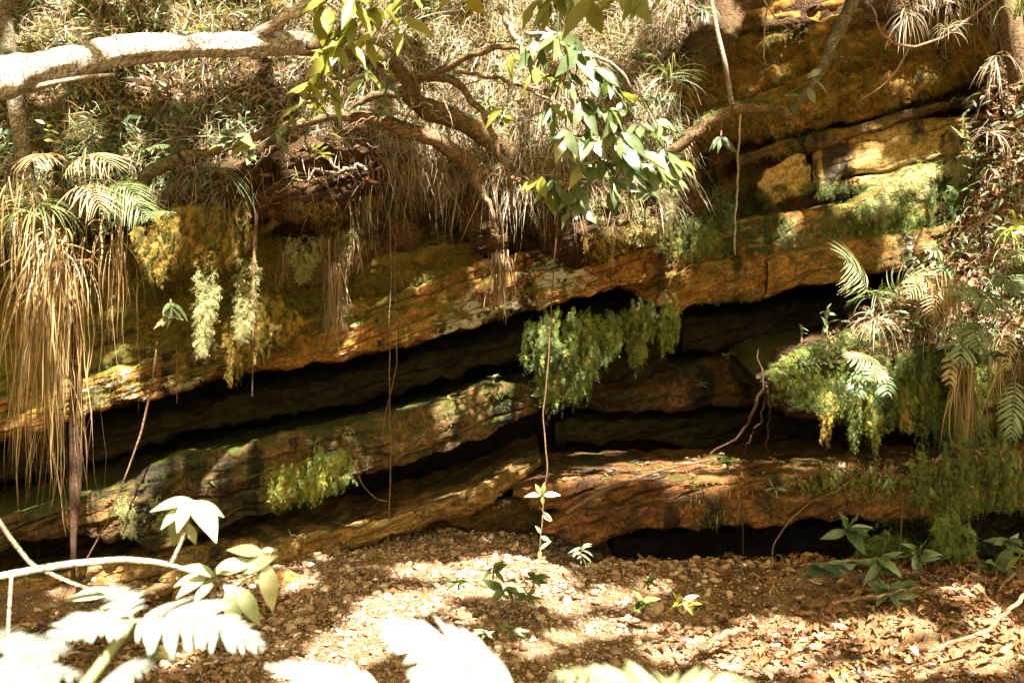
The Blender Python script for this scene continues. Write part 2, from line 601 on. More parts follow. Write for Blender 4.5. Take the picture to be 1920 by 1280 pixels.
def leaf_mat(name, stops, rough=.45, transl=.3, spec=.5, var=.25, tcol=(1.3, 1.25, .55)):
    m, nt, out = nodes(name)
    at = N(nt, 'ShaderNodeAttribute', _attribute_name='tint')
    col = ramp(nt, at.outputs['Fac'], stops)
    pos, g = world_pos(nt)
    n = noise_tex(nt, pos, 23, 4, .6)
    col = mix(nt, var, col, ramp(nt, n, [(.3, (.35, .33, .3)), (.7, (1.45, 1.4, 1.3))]), 'MULTIPLY')
    p = N(nt, 'ShaderNodeBsdfPrincipled', Roughness=rough); p.inputs['Specular IOR Level'].default_value = spec
    nt.links.new(col, p.inputs['Base Color'])
    if transl:
        t = nt.nodes.new('ShaderNodeBsdfTranslucent')
        nt.links.new(mix(nt, 1.0, col, tcol, 'MULTIPLY'), t.inputs['Color'])
        ms = nt.nodes.new('ShaderNodeMixShader'); ms.inputs[0].default_value = transl
        nt.links.new(p.outputs[0], ms.inputs[1]); nt.links.new(t.outputs[0], ms.inputs[2])
        nt.links.new(ms.outputs[0], out.inputs[0])
    else:
        nt.links.new(p.outputs[0], out.inputs[0])
    return m


def bark_mat(name, dark, mid, pale, scale=1.0, moss=0.0, pal=.5, mossc=(.045, .06, .012)):
    m, nt, out = nodes(name)
    pos, g = world_pos(nt)
    v = N(nt, 'ShaderNodeTexVoronoi', Scale=34 * scale, _feature='DISTANCE_TO_EDGE')
    st, _ = world_pos(nt, 0, (.28, 1, 1.1))
    d = noise_tex(nt, st, 9 * scale, 4, .6)
    add = nt.nodes.new('ShaderNodeVectorMath'); add.operation = 'ADD'
    cv = nt.nodes.new('ShaderNodeCombineXYZ'); nt.links.new(math_(nt, 'MULTIPLY', d, .30), cv.inputs[2]); nt.links.new(math_(nt, 'MULTIPLY', d, .22), cv.inputs[0])
    nt.links.new(st, add.inputs[0]); nt.links.new(cv.outputs[0], add.inputs[1]); nt.links.new(add.outputs[0], v.inputs['Vector'])
    crack = ramp(nt, v.outputs['Distance'], [(0.0, (0, 0, 0)), (.09, (1, 1, 1))])
    big = noise_tex(nt, pos, 4.5 * scale, 5, .65)
    fine = noise_tex(nt, pos, 60, 5, .7)
    col = ramp(nt, big, [(.32, mid), (.5, tuple((a + b) / 2 for a, b in zip(mid, pale))), (.6, pale)]) if pal else ramp(nt, big, [(.35, dark), (.6, mid)])
    col = mix(nt, .7, col, ramp(nt, fine, [(.3, (.5, .48, .45)), (.7, (1.3, 1.3, 1.25))]), 'MULTIPLY')
    col = mix(nt, math_(nt, 'MULTIPLY', math_(nt, 'SUBTRACT', 1.0, crack), math_(nt, 'ADD', .35, math_(nt, 'MULTIPLY', d, .9))), col, dark)
    if moss:
        sep = nt.nodes.new('ShaderNodeSeparateXYZ'); nt.links.new(g.outputs['Normal'], sep.inputs[0])
        mm = math_(nt, 'ADD', noise_tex(nt, pos, 8, 5, .7), math_(nt, 'MULTIPLY', sep.outputs['Z'], .3))
        lo = .9 - moss * .5
        col = mix(nt, ramp(nt, mm, [(lo, (0, 0, 0)), (lo + .08, (1, 1, 1))]), col, mossc)
    p = N(nt, 'ShaderNodeBsdfPrincipled', Roughness=.85); p.inputs['Specular IOR Level'].default_value = .25
    nt.links.new(col, p.inputs['Base Color'])
    h = math_(nt, 'ADD', crack, math_(nt, 'MULTIPLY', fine, .5))
    bp = N(nt, 'ShaderNodeBump', Strength=.9, Distance=.012); nt.links.new(h, bp.inputs['Height']); nt.links.new(bp.outputs[0], p.inputs['Normal'])
    nt.links.new(p.outputs[0], out.inputs[0])
    return m


def soil_mat(name, dark, mid, light, moss=0.0, scale=1.0):
    m, nt, out = nodes(name)
    pos, g = world_pos(nt)
    a = noise_tex(nt, pos, 2.4 * scale, 7, .65); b = noise_tex(nt, pos, 42 * scale, 6, .75)
    v = N(nt, 'ShaderNodeTexVoronoi', Scale=60 * scale); nt.links.new(pos, v.inputs['Vector'])
    col = ramp(nt, a, [(.33, dark), (.5, mid), (.66, light)])
    col = mix(nt, .8, col, ramp(nt, b, [(.3, (.3, .28, .25)), (.72, (1.6, 1.5, 1.35))]), 'MULTIPLY')
    col = mix(nt, .5, col, ramp(nt, v.outputs['Distance'], [(.1, (1.3, 1.25, 1.2)), (.6, (.45, .42, .4))]), 'MULTIPLY')
    if moss:
        mm = noise_tex(nt, pos, 3.4, 6, .7); lo = .8 - moss * .5
        col = mix(nt, ramp(nt, mm, [(lo, (0, 0, 0)), (lo + .1, (1, 1, 1))]), col, (.05, .06, .015))
    p = N(nt, 'ShaderNodeBsdfPrincipled', Roughness=.95); p.inputs['Specular IOR Level'].default_value = .15
    nt.links.new(col, p.inputs['Base Color'])
    bp = N(nt, 'ShaderNodeBump', Strength=.8, Distance=.02); nt.links.new(math_(nt, 'ADD', b, v.outputs['Distance']), bp.inputs['Height']); nt.links.new(bp.outputs[0], p.inputs['Normal'])
    nt.links.new(p.outputs[0], out.inputs[0])
    return m


M = {}
M['recess'] = rock_mat('damp shade-dark rock', (.005, .004, .002), (.010, .0075, .004), (.017, .012, .006), moss=.42, mossc=((.004, .005, .0015), (.010, .011, .003)), stain=.9, seed=1)  # near-black base also carries the recess shade in its colour
M['lip'] = rock_mat('orange lichen sandstone', (.07, .032, .012), (.27, .12, .028), (.42, .20, .045), moss=.56, mossc=((.03, .035, .005), (.17, .14, .016)), lichen=.50, stain=.42, k=.8, seed=2, orange=(.45, .20, .05))
M['brown'] = rock_mat('brown sandstone', (.035, .02, .009), (.11, .06, .024), (.19, .11, .04), moss=.52, mossc=((.025, .03, .005), (.12, .11, .013)), lichen=.15, stain=.5, seed=3, orange=(.28, .12, .035))
M['mossy'] = rock_mat('moss covered sandstone', (.03, .018, .008), (.10, .055, .02), (.2, .11, .04), moss=.9, mossc=((.04, .042, .007), (.20, .15, .022)), stain=.35, seed=4)
M['yellow'] = rock_mat('yellow sandstone', (.20, .12, .035), (.38, .25, .075), (.5, .36, .13), stain=.36, seed=5, k=.66, orange=(.45, .27, .075), bump=.35)
M['block'] = rock_mat('tan orange sandstone', (.09, .045, .016), (.28, .14, .034), (.38, .205, .05), moss=.46, mossc=((.025, .032, .005), (.12, .12, .015)), lichen=.12, stain=.42, seed=6, orange=(.40, .18, .045))
M['orange_moss'] = rock_mat('orange moss rock', (.03, .016, .006), (.10, .05, .013), (.18, .09, .02), moss=.55, mossc=((.045, .045, .006), (.25, .15, .02)), stain=.30, k=1.1, mk=1.15, seed=7, orange=(.34, .16, .025))
M['lower'] = rock_mat('green stained sandstone', (.022, .015, .007), (.075, .048, .018), (.17, .11, .036), moss=.46, mossc=((.014, .019, .003), (.07, .078, .012)), lichen=.1, stain=.42, seed=8, orange=(.24, .12, .04))  # dark moss on upward faces also holds painted overhang shade
M['lower2'] = rock_mat('warm sandstone slab', (.04, .022, .009), (.19, .108, .032), (.32, .205, .07), moss=.34, mossc=((.022, .024, .006), (.07, .065, .014)), lichen=.15, stain=.28, k=.9, seed=9.3, orange=(.34, .17, .05))  # upward faces darkened by the moss tint, overhang shade included
M['red'] = rock_mat('red brown sandstone', (.025, .012, .005), (.105, .048, .016), (.20, .095, .030), moss=.26, mossc=((.016, .02, .004), (.085, .085, .012)), lichen=.18, stain=.38, seed=10, orange=(.34, .13, .035), lichc=(.35, .25, .16))
M['shelf'] = rock_mat('dark mossy shelf rock', (.02, .012, .006), (.075, .04, .016), (.13, .075, .03), moss=.7, mossc=((.025, .032, .006), (.09, .095, .018)), stain=.5, seed=11)
M['inner'] = rock_mat('dim inner strata', (.011, .008, .003), (.025, .017, .007), (.042, .029, .011), moss=.58, mossc=((.010, .013, .003), (.034, .038, .008)), stain=.3, seed=12)  # kept near black so recess shade sits in the rock colour
M['soil'] = soil_mat('leaf mould', (.020, .011, .005), (.06, .034, .015), (.12, .075, .035), moss=.35)
M['root_mass'] = soil_mat('root bound earth', (.022, .013, .006), (.075, .044, .018), (.14, .085, .038), moss=.25, scale=1.4)
M['gravel_bed'] = soil_mat('sandy gravel', (.10, .058, .025), (.22, .135, .062), (.34, .23, .12), moss=.05, scale=1.3)
M['stone'] = None
del M['stone']
PEB = [(0, (.11, .055, .026)), (.3, (.23, .128, .065)), (.6, (.33, .21, .128)), (.85, (.45, .35, .26)), (1, (.60, .53, .46))]
M['pebble'] = leaf_mat('creek pebble', PEB, rough=.75, transl=0, spec=.3, var=.7)
M['litter'] = leaf_mat('fallen leaf', [(0, (.03, .014, .006)), (.3, (.10, .043, .015)), (.55, (.20, .090, .028)), (.8, (.32, .175, .07)), (1, (.46, .34, .19))], rough=.6, transl=.15, var=.5)
M['straw'] = leaf_mat('dry grass', [(0, (.035, .023, .011)), (.3, (.13, .088, .042)), (.65, (.34, .25, .135)), (1, (.60, .52, .38))], rough=.6, transl=.25, var=.3)
M['greengrass'] = leaf_mat('green grass', [(0, (.035, .05, .012)), (.5, (.10, .125, .03)), (1, (.24, .24, .08))], rough=.5, transl=.3)
M['hanggrass'] = leaf_mat('hanging grass', [(0, (.06, .032, .010)), (.4, (.22, .125, .042)), (.8, (.38, .25, .095)), (1, (.50, .40, .20))], rough=.55, transl=.2, var=.3)
M['moss_green'] = leaf_mat('spikemoss', [(0, (.022, .040, .006)), (.3, (.068, .105, .014)), (.6, (.15, .19, .025)), (.8, (.29, .29, .035)), (.92, (.40, .26, .045)), (1, (.42, .25, .06))], rough=.6, transl=.3, var=.35)
M['moss_gold'] = leaf_mat('golden moss', [(0, (.03, .045, .005)), (.3, (.12, .12, .010)), (.6, (.30, .195, .016)), (.8, (.36, .21, .028)), (1, (.40, .24, .06))], rough=.7, transl=.3, var=.35)
M['moss_pale'] = leaf_mat('pale hanging moss', [(0, (.16, .16, .05)), (.5, (.36, .35, .14)), (1, (.56, .54, .28))], rough=.65, transl=.35, var=.3)
M['root_hair'] = leaf_mat('dead hanging roots', [(0, (.07, .042, .02)), (.5, (.24, .15, .07)), (1, (.42, .31, .18))], rough=.8, transl=.1, var=.4)
M['glossleaf'] = leaf_mat('glossy tree leaf', [(0, (.05, .085, .025)), (.4, (.12, .16, .065)), (.7, (.20, .235, .105)), (1, (.34, .32, .09))], rough=.30, transl=.42, spec=.6, var=.5)
M['youngleaf'] = leaf_mat('yellow green leaf', [(0, (.12, .14, .022)), (.5, (.24, .24, .04)), (1, (.38, .34, .06))], rough=.4, transl=.45, var=.2)
M['fern'] = leaf_mat('fern leaf', [(0, (.05, .08, .02)), (.5, (.11, .15, .045)), (1, (.24, .26, .10))], rough=.45, transl=.3, var=.25)
M['fern_pale'] = leaf_mat('pale fern leaf', [(0, (.11, .14, .05)), (.5, (.25, .27, .12)), (1, (.42, .42, .24))], rough=.5, transl=.35, var=.2)
M['fern_dry'] = leaf_mat('dry fern leaf', [(0, (.10, .06, .022)), (.5, (.32, .21, .085)), (1, (.5, .38, .2))], rough=.6, transl=.25, var=.3)
M['bluegreen'] = leaf_mat('blue green leaf', [(0, (.035, .06, .022)), (.5, (.085, .125, .05)), (1, (.19, .23, .10))], rough=.4, transl=.2, var=.25)
M['brightfern'] = leaf_mat('bright bracken', [(0, (.20, .22, .14)), (.5, (.32, .33, .25)), (1, (.44, .45, .37))], rough=.45, transl=.28, var=.2, tcol=(1.05, 1.1, .8))  # whiteness of blown-out sunlight put into the leaf colour
M['sapleaf'] = leaf_mat('sapling leaf', [(0, (.10, .13, .04)), (.5, (.22, .245, .10)), (1, (.40, .41, .24))], rough=.34, transl=.22, spec=.7, var=.55, tcol=(1.05, 1.1, .75))
M['shade_canopy'] = leaf_mat('canopy leaf', [(0, (.04, .06, .012)), (1, (.16, .16, .03))], rough=.5, transl=.35, var=.1)
M['bark'] = bark_mat('rough pale bark', (.13, .09, .06), (.30, .225, .15), (.56, .49, .39))
M['bark_warm'] = bark_mat('brown mossy bark', (.035, .02, .009), (.14, .078, .032), (.26, .165, .075), scale=1.4, moss=.55)
M['bark_lichen'] = bark_mat('lichen bark', (.04, .028, .014), (.11, .075, .038), (.25, .21, .135), scale=1.6, moss=.6)
M['twig'] = bark_mat('twig bark', (.08, .045, .022), (.26, .15, .075), (.38, .25, .14), scale=2)
M['twig_pale'] = bark_mat('pale twig bark', (.12, .085, .05), (.30, .215, .13), (.48, .39, .28), scale=2)
M['vine'] = bark_mat('vine stem', (.05, .022, .01), (.17, .085, .036), (.27, .15, .07), scale=2.5)
M['redroot'] = bark_mat('red fibrous root', (.015, .006, .003), (.05, .022, .009), (.095, .045, .018), scale=2.2)
# ---------------------------------------------------------------- ground
def ground_z(x, y):
    z = np.clip((y - 3.9) / 2.3, 0, 1.4) * .16 + np.clip(3.6 - y, 0, 30) * -.05
    z = z + .05 * pn(x * .9, y * .9, 1.5) + .018 * fbm(x * 3, y * 3, 4.2, 4)
    z = z - .12 * np.clip((-1.0 - x) / .8, 0, 1) * np.clip((y - 3.9) / .6, 0, 1)
    k = np.clip((x - .15) / .35, 0, 1)
    z = z + k * (.075 * np.exp(-((y - 5.15) / .28) ** 2) - .16 * np.clip((y - 5.3) / .3, 0, 1))
    z = z + .10 * np.exp(-(((x - 2.1) / .5) ** 2 + ((y - 4.75) / .35) ** 2))
    return z


def axis(lo, a, b, hi, fine, nout):
    k = np.linspace(0, 1, nout)[1:] ** 2
    return np.concatenate([(a + (lo - a) * k)[::-1], np.arange(a, b, fine), b + (hi - b) * np.concatenate([[0], k])])


gx = axis(-25, -3.6, 3.9, 25, .025, 30); gy = axis(-20, 3.2, 7.3, 14, .025, 20)
GX, GY = np.meshgrid(gx, gy, indexing='ij')
GG = np.stack([GX, GY, ground_z(GX, GY)], -1)
s = Soup(); gf = grid_faces(len(gx), len(gy)); s.add(GG, gf[:, ::-1])
tag(s.build('ground', M['gravel_bed']), 'gravelly creek bed under the ledges', 'ground', kind='structure')
solid(GG, gf)

# ---------------------------------------------------------------- the deep wall of the recesses
wx = np.arange(-7, 7.2, .05); wz = np.arange(-.4, 5.2, .05)
WX, WZ = np.meshgrid(wx, wz, indexing='ij')
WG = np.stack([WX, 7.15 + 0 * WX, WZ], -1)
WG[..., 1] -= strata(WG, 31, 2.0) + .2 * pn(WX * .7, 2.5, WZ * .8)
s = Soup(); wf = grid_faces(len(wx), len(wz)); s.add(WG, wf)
tag(s.build('rock_wall', M['recess']), 'wet rock wall at the back of the recesses, shade darkened into its colour', 'rock wall', kind='structure')
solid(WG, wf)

# ---------------------------------------------------------------- rock ledges
slab('rock_ledge', [(-250, 842), (0, 782), (160, 739), (330, 692), (430, 669), (520, 647), (640, 607), (760, 583), (850, 557), (940, 519), (1080, 499), (1180, 477), (1262, 459)],
     [(-250, 890), (0, 824), (160, 779), (285, 747), (400, 705), (493, 692), (640, 670), (760, 644), (823, 627), (900, 604), (953, 590), (1030, 574), (1120, 550), (1207, 530), (1257, 505), (1262, 500)],
     [(-250, 5.8), (600, 5.86), (1262, 6.02)], M['lip'], 'long orange lichen-spotted rock lip jutting over the dark central recess', seed=2, bs=.05, thick=.1)
slab('rock_ledge', [(-250, 800), (0, 745), (160, 705), (330, 660), (430, 640), (520, 622), (640, 572), (760, 545), (850, 510), (940, 478), (1080, 455), (1180, 440), (1262, 430)],
     [(-250, 845), (0, 785), (160, 742), (330, 695), (430, 672), (520, 650), (640, 610), (760, 586), (850, 560), (940, 522), (1080, 502), (1180, 480), (1262, 462)], [(-250, 5.88), (600, 5.94), (1262, 6.1)], M['lip'], 'second orange rock layer lying on the long lichen-spotted lip', seed=3, bs=.05, thick=.09, blk=.3)
slab('rock_ledge', [(-250, 560), (0, 500), (250, 440), (480, 420), (560, 470), (640, 505), (760, 480), (870, 452), (905, 450)],
     [(-250, 830), (0, 770), (300, 690), (520, 640), (640, 590), (760, 562), (870, 522), (905, 500)],
     [(-250, 5.98), (480, 6.0), (905, 6.12)], M['mossy'], 'moss-covered rock band just above the orange lip', seed=5, bs=.1)
slab('rock_ledge', [(470, 410), (560, 395), (690, 388), (860, 345), (960, 350), (1080, 390), (1262, 425)],
     [(470, 500), (640, 512), (760, 488), (860, 458), (940, 482), (1080, 470), (1262, 470)],
     [(470, 6.1), (900, 6.2), (1262, 6.2)], M['brown'], 'smooth dark brown slab under the tree roots', seed=8, amp=.6)
slab('rock_ledge', [(1170, 470), (1240, 440), (1280, 430), (1440, 402), (1600, 378), (1700, 330), (1800, 278), (1850, 255), (2150, 170)],
     [(1170, 530), (1230, 562), (1280, 574), (1437, 554), (1493, 532), (1580, 514), (1713, 492), (1790, 474), (2150, 390)],
     [(1170, 6.2), (1440, 6.1), (1600, 6.02), (2150, 5.95)], M['block'], 'orange brown ledge with a mossy top below the yellow slab', seed=11, ts=.12, bs=.1, back=1.1)
slab('rock_block', [(1440, 486), (1500, 466), (1640, 442), (1700, 436), (1815, 412)], [(1440, 550), (1495, 536), (1580, 518), (1713, 496), (1815, 474)],
     [(1440, 6.02), (1600, 5.95), (1815, 5.92)], M['block'], 'cracked tan block set in the front of the right-hand overhang', seed=13, back=.3, amp=.7, cat='rock block')
slab('rock_ledge', [(1524, 290), (1567, 254), (1647, 228), (1747, 220), (1830, 208), (1960, 190)],
     [(1524, 338), (1560, 332), (1613, 326), (1680, 306), (1790, 268), (1960, 232)], [(1524, 6.34), (1960, 6.3)], M['yellow'],
     'long yellow slab stained with black, under the orange moss overhang', seed=15, amp=.55, back=.8, rnd=.03, thick=.17, blk=.7, jag=6)
slab('rock_block', [(1420, 345), (1440, 318), (1497, 286), (1512, 290), (1520, 302)], [(1420, 352), (1447, 375), (1490, 366), (1512, 352), (1520, 345)], 6.28, M['yellow'],
     'short rounded yellow block broken off the end of the long yellow slab', seed=16, amp=.55, back=.5, rnd=.02, thick=.2, blk=.7, jag=4, cat='rock block')
slab('rock_ledge', [(1380, 300), (1463, 262), (1590, 240), (1680, 212), (1790, 184), (1960, 140)], [(1380, 318), (1463, 284), (1590, 262), (1680, 232), (1790, 206), (1960, 172)], 6.28, M['brown'],
     'thin dark brown layer squeezed between the orange moss and the yellow slab', seed=14, amp=.7, back=.7, rnd=.02, thick=.1, blk=.4, jag=4)
slab('rock_ledge', [(1535, 345), (1613, 334), (1700, 308), (1800, 275)], [(1535, 358), (1613, 350), (1700, 326), (1800, 296)], 6.33, M['yellow'],
     'thin broken yellow layer beneath the long yellow slab', seed=18, amp=.6, back=.6, rnd=.02, thick=.12, blk=.3, jag=6)
slab('rock_ledge', [(1200, 300), (1300, 262), (1450, 235), (1800, 160), (2000, 120)], [(1200, 450), (1420, 420), (1600, 392), (1850, 300), (2000, 260)],
     [(1200, 6.5), (2000, 6.5)], M['brown'], 'dark brown rock face recessed around the yellow slab', seed=17, amp=.8)
slab('rock_ledge', [(1225, 60), (1300, 0), (1500, -80), (1900, -160), (2250, -220)], [(1225, 300), (1290, 285), (1370, 262), (1463, 240), (1590, 222), (1657, 203), (1780, 165), (1847, 145), (2250, 30)],
     [(1225, 6.35), (1500, 6.25), (2250, 6.2)], M['orange_moss'], 'bulging overhang furred with orange moss at the top of the cliff', seed=19, bs=.25, thick=.2, blk=.6, amp=1.7, rnd=.12)
slab('rock_ledge', [(-250, 1040), (0, 976), (127, 943), (260, 890), (330, 858), (470, 838), (640, 794), (807, 757), (923, 717), (960, 722), (1010, 728), (1075, 712)],
     [(-250, 1105), (0, 1030), (130, 1003), (220, 1012), (290, 1030), (397, 990), (500, 956), (640, 908), (740, 878), (827, 850), (907, 824), (973, 784), (1010, 764), (1067, 734), (1075, 724)],
     [(-250, 5.4), (300, 5.5), (700, 5.68), (1075, 6.0)], M['lower'], 'green stained middle ledge sloping down beneath the dark recess', seed=21, ts=-.02, bs=.25, amp=1.0)
slab('rock_ledge', [(-250, 1150), (0, 1088), (250, 1050), (400, 1022), (520, 1010), (640, 995), (740, 968), (810, 948), (907, 910), (973, 873), (1014, 860)],
     [(-250, 1190), (0, 1130), (300, 1095), (480, 1078), (527, 1068), (600, 1050), (640, 1033), (723, 1013), (767, 1003), (813, 983), (887, 956), (940, 933), (973, 905), (1003, 882), (1014, 872)],
     [(-250, 5.5), (300, 5.6), (640, 5.72), (1014, 6.0)], M['lower2'], 'lowest pale gold ledge with a dark sloping top resting over the gravel', seed=23, ts=.06, bs=.1, amp=.8, back=1.0)
slab('rock_ledge', [(1016, 992), (1045, 972), (1083, 958), (1120, 958), (1153, 952), (1280, 948), (1500, 930), (1700, 922), (1920, 902), (2250, 870)],
     [(1016, 998), (1053, 1010), (1107, 1022), (1133, 1018), (1173, 998), (1223, 989), (1280, 991), (1413, 986), (1497, 976), (1613, 972), (1673, 974), (1747, 967), (1920, 953), (2250, 940)],
     [(1016, 5.5), (1280, 5.42), (1920, 5.25), (2250, 5.2)], M['red'], 'red brown pointed slab at the foot of the cliff', seed=25, ts=.03, bs=.2, amp=.75)
slab('rock_ledge', [(962, 924), (985, 914), (1017, 908), (1073, 904), (1160, 902), (1280, 900), (1500, 886), (1700, 868), (1920, 840), (2250, 800)],
     [(962, 930), (1000, 950), (1060, 968), (1160, 962), (1280, 956), (1500, 940), (1700, 930), (1920, 912), (2250, 880)],
     [(962, 5.75), (1100, 5.6), (1280, 5.55), (1920, 5.4), (2250, 5.3)], M['red'], 'layered brown slab with sun streaks across its flat top', seed=27, ts=.035, bs=.1, amp=.7, back=1.1)
slab('rock_ledge', [(1060, 748), (1110, 722), (1280, 690), (1440, 650), (1600, 610), (1900, 560)], [(1060, 760), (1110, 766), (1280, 768), (1440, 762), (1600, 770), (1900, 770)],
     6.65, M['lower'], 'dim brown slab lying deep inside the right-hand recess', seed=29, amp=.8, ts=.2)
slab('rock_ledge', [(1425, 712), (1450, 690), (1560, 680), (1700, 668), (1920, 640), (2250, 600)], [(1425, 735), (1450, 757), (1540, 778), (1640, 798), (1800, 806), (2250, 810)],
     [(1425, 5.85), (1560, 5.7), (1920, 5.45), (2250, 5.3)], M['shelf'], 'shelf of rock draped with hanging moss and ferns', seed=33, ts=.2, bs=.1, amp=1.1)
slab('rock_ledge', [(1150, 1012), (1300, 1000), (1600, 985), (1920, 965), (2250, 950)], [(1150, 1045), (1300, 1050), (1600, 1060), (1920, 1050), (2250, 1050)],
     [(1150, 5.95), (2250, 5.8)], M['recess'], 'low rock under the red brown slab, undercut shade in its dark colour', seed=35, amp=1.0, back=.8)  # dark strip filling the undercut, its shade put into the colour
slab('rock_ledge', [(840, 962), (880, 945), (930, 935), (980, 930), (1040, 940)], [(840, 985), (900, 1000), (960, 1004), (1040, 1000)], 6.15, M['lower'],
     'small dark rock wedged in the gap between the two lowest slabs', seed=37, amp=.5, back=.5)

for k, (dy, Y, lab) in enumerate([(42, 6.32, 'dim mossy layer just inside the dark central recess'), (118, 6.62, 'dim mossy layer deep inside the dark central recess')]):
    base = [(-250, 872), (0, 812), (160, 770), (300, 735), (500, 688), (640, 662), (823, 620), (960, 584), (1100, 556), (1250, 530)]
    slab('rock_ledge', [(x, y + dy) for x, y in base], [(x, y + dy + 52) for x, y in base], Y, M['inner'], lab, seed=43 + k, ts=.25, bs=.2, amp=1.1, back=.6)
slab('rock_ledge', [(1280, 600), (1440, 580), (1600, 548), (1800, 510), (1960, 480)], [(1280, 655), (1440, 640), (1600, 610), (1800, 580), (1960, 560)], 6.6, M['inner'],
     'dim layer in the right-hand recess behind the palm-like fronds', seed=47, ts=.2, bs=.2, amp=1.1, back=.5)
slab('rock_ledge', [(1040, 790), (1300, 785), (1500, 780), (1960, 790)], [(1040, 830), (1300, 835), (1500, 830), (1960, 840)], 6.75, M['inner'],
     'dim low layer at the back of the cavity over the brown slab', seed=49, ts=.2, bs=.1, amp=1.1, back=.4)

# sloping rock apron at the lower left
o = sheet('rock_apron', [[(-250, 1120, 6.1), (0, 1110, 6.0), (300, 1080, 5.9), (480, 1062, 5.85), (580, 1075, 5.7)],
                        [(-250, 1180, 5.3), (0, 1165, 5.3), (300, 1125, 5.35), (480, 1085, 5.45), (580, 1095, 5.4)],
                        [(-250, 1350, 4.2), (0, 1310, 4.3), (300, 1265, 4.45), (400, 1220, 4.65), (480, 1165, 4.9), (580, 1120, 5.2)],
                        [(-250, 1420, 4.2), (0, 1370, 4.3), (300, 1330, 4.45), (400, 1290, 4.65), (480, 1230, 4.9), (580, 1170, 5.2)]],
          M['lower'], -250, 580, [18, 40, 10], step=6, amp=.035, freq=2.5, seed=41)
tag(o, 'dark sloping rock apron scattered with leaves beside the gravel', 'rock')

# ---------------------------------------------------------------- soil banks
EDGE = [(-350, 570, 5.45), (0, 462, 5.6), (120, 435, 5.65), (250, 412, 5.7), (400, 400, 5.75), (560, 395, 5.75), (660, 382, 5.8), (700, 358, 5.92), (780, 322, 5.98), (870, 318, 5.98),
        (950, 352, 5.92), (1050, 398, 5.85), (1120, 420, 5.85), (1200, 424, 5.9), (1240, 395, 5.95), (1268, 280, 6.0), (1300, 130, 6.05), (1400, 60, 6.15), (1550, 50, 6.15), (1700, 35, 6.1), (1850, 5, 6.0), (2250, -80, 5.9)]


def off(y, z):
    return lambda rows: rows[1] + np.array([0, y, z])


o = sheet('hillside', [[(a, b - 10, c + .9) for a, b, c in EDGE], EDGE, off(.06, .16), off(.45, .95), off(1.5, 2.4), off(5, 5.0), off(12, 7.0)], M['soil'], -350, 2250,
          [10, 6, 26, 24, 12, 8], step=8, amp=.075, freq=1.7, seed=51, lump=.03)
tag(o, 'steep bank of leaf mould and dry grass above the rock', 'bank', kind='structure')
o = sheet('bank', [[(1420, 690, 6.6), (1550, 640, 6.7), (1800, 600, 6.9), (2250, 560, 6.9)],
                   [(1420, 712, 5.85), (1460, 690, 5.78), (1560, 684, 5.66), (1700, 672, 5.55), (1920, 645, 5.42), (2250, 600, 5.25)],
                   [(1420, 704, 5.95), (1460, 672, 5.92), (1560, 640, 5.85), (1700, 590, 5.72), (1920, 520, 5.55), (2250, 440, 5.35)],
                   [(1420, 694, 6.1), (1460, 660, 6.1), (1560, 606, 6.1), (1650, 552, 6.05), (1740, 486, 6.0), (1800, 400, 5.98), (1835, 280, 5.95), (1870, 170, 5.9), (1920, 90, 5.85), (2000, 0, 5.8), (2250, -100, 5.7)],
                   [(1420, 692, 6.6), (1460, 650, 6.7), (1560, 590, 6.8), (1650, 530, 6.8), (1740, 460, 6.8), (1800, 370, 6.8), (1835, 250, 6.8), (1870, 140, 6.8), (1920, 60, 6.8), (2000, -30, 6.8), (2250, -140, 6.7)]],
          M['soil'], 1420, 2250, [4, 10, 26, 8], step=6, amp=.05, freq=2.2, seed=57, lump=.03)
tag(o, 'leaf-strewn soil slope coming down beside the overhang', 'bank', kind='structure')
slab('root_mass', [(395, 318), (470, 285), (560, 258), (640, 262), (700, 285)], [(395, 345), (440, 392), (520, 402), (590, 398), (660, 372), (700, 335)], [(395, 5.5), (560, 5.42), (700, 5.6)],
     M['root_mass'], 'lump of root-bound brown earth riddled with holes under the lower limb', seed=61, back=.5, amp=1.5, rnd=.12, cat='root mass')
slab('root_mass', [(985, 372), (1060, 350), (1150, 345), (1240, 352)], [(985, 400), (1020, 455), (1090, 482), (1160, 470), (1240, 425)], [(985, 5.85), (1100, 5.72), (1240, 5.85)],
     M['root_mass'], 'sunlit clod of earth and roots below the glossy leaves', seed=63, back=.4, amp=1.5, rnd=.12, cat='root mass')
slab('root_mass', [(860, 340), (900, 328), (950, 345)], [(860, 430), (890, 470), (930, 490), (950, 470)], [(860, 5.95), (950, 5.9)],
     M['root_mass'], 'dark matted roots clinging beneath the tree base', seed=65, back=.3, amp=1.4, rnd=.1, cat='root mass')
make_tree()
LIT3 = [np.zeros((0, 3))]
SKYTINT = (1.0, .84, .40); EXPO = 3.1; SKYS = .068


def lit(px, py, Y, rx=0, ry=0, n=1):
    a = R.uniform(0, 6.28, n); q = np.sqrt(R.uniform(0, 1, n))
    LIT3.append(P(px + rx * q * np.cos(a), py + ry * q * np.sin(a), Y))


DOWN = np.array([0, 0, -1.])
CAMV = np.array([0, -1., 0])
SPR = [sprig_t(k) for k in range(4)]
SPR_S = [sprig_t(k + 10, 4) for k in range(4)]
LF = leaf_t(.42, .10, .22, 8)
LF_N = leaf_t(.24, .08, .3, 7)
LF_DRY = leaf_t(.34, .24, .40, 7, wave=.6)


# ---------------------------------------------------------------- ground cover
def stuff(s, name, mat, label, cat):
    return tag(s.build(name, mat), label, cat, kind='stuff')


PT = [pebble_t(k) for k in range(8)]; PS = [pebble_t(k + 20, .6, ICO1) for k in range(8)]


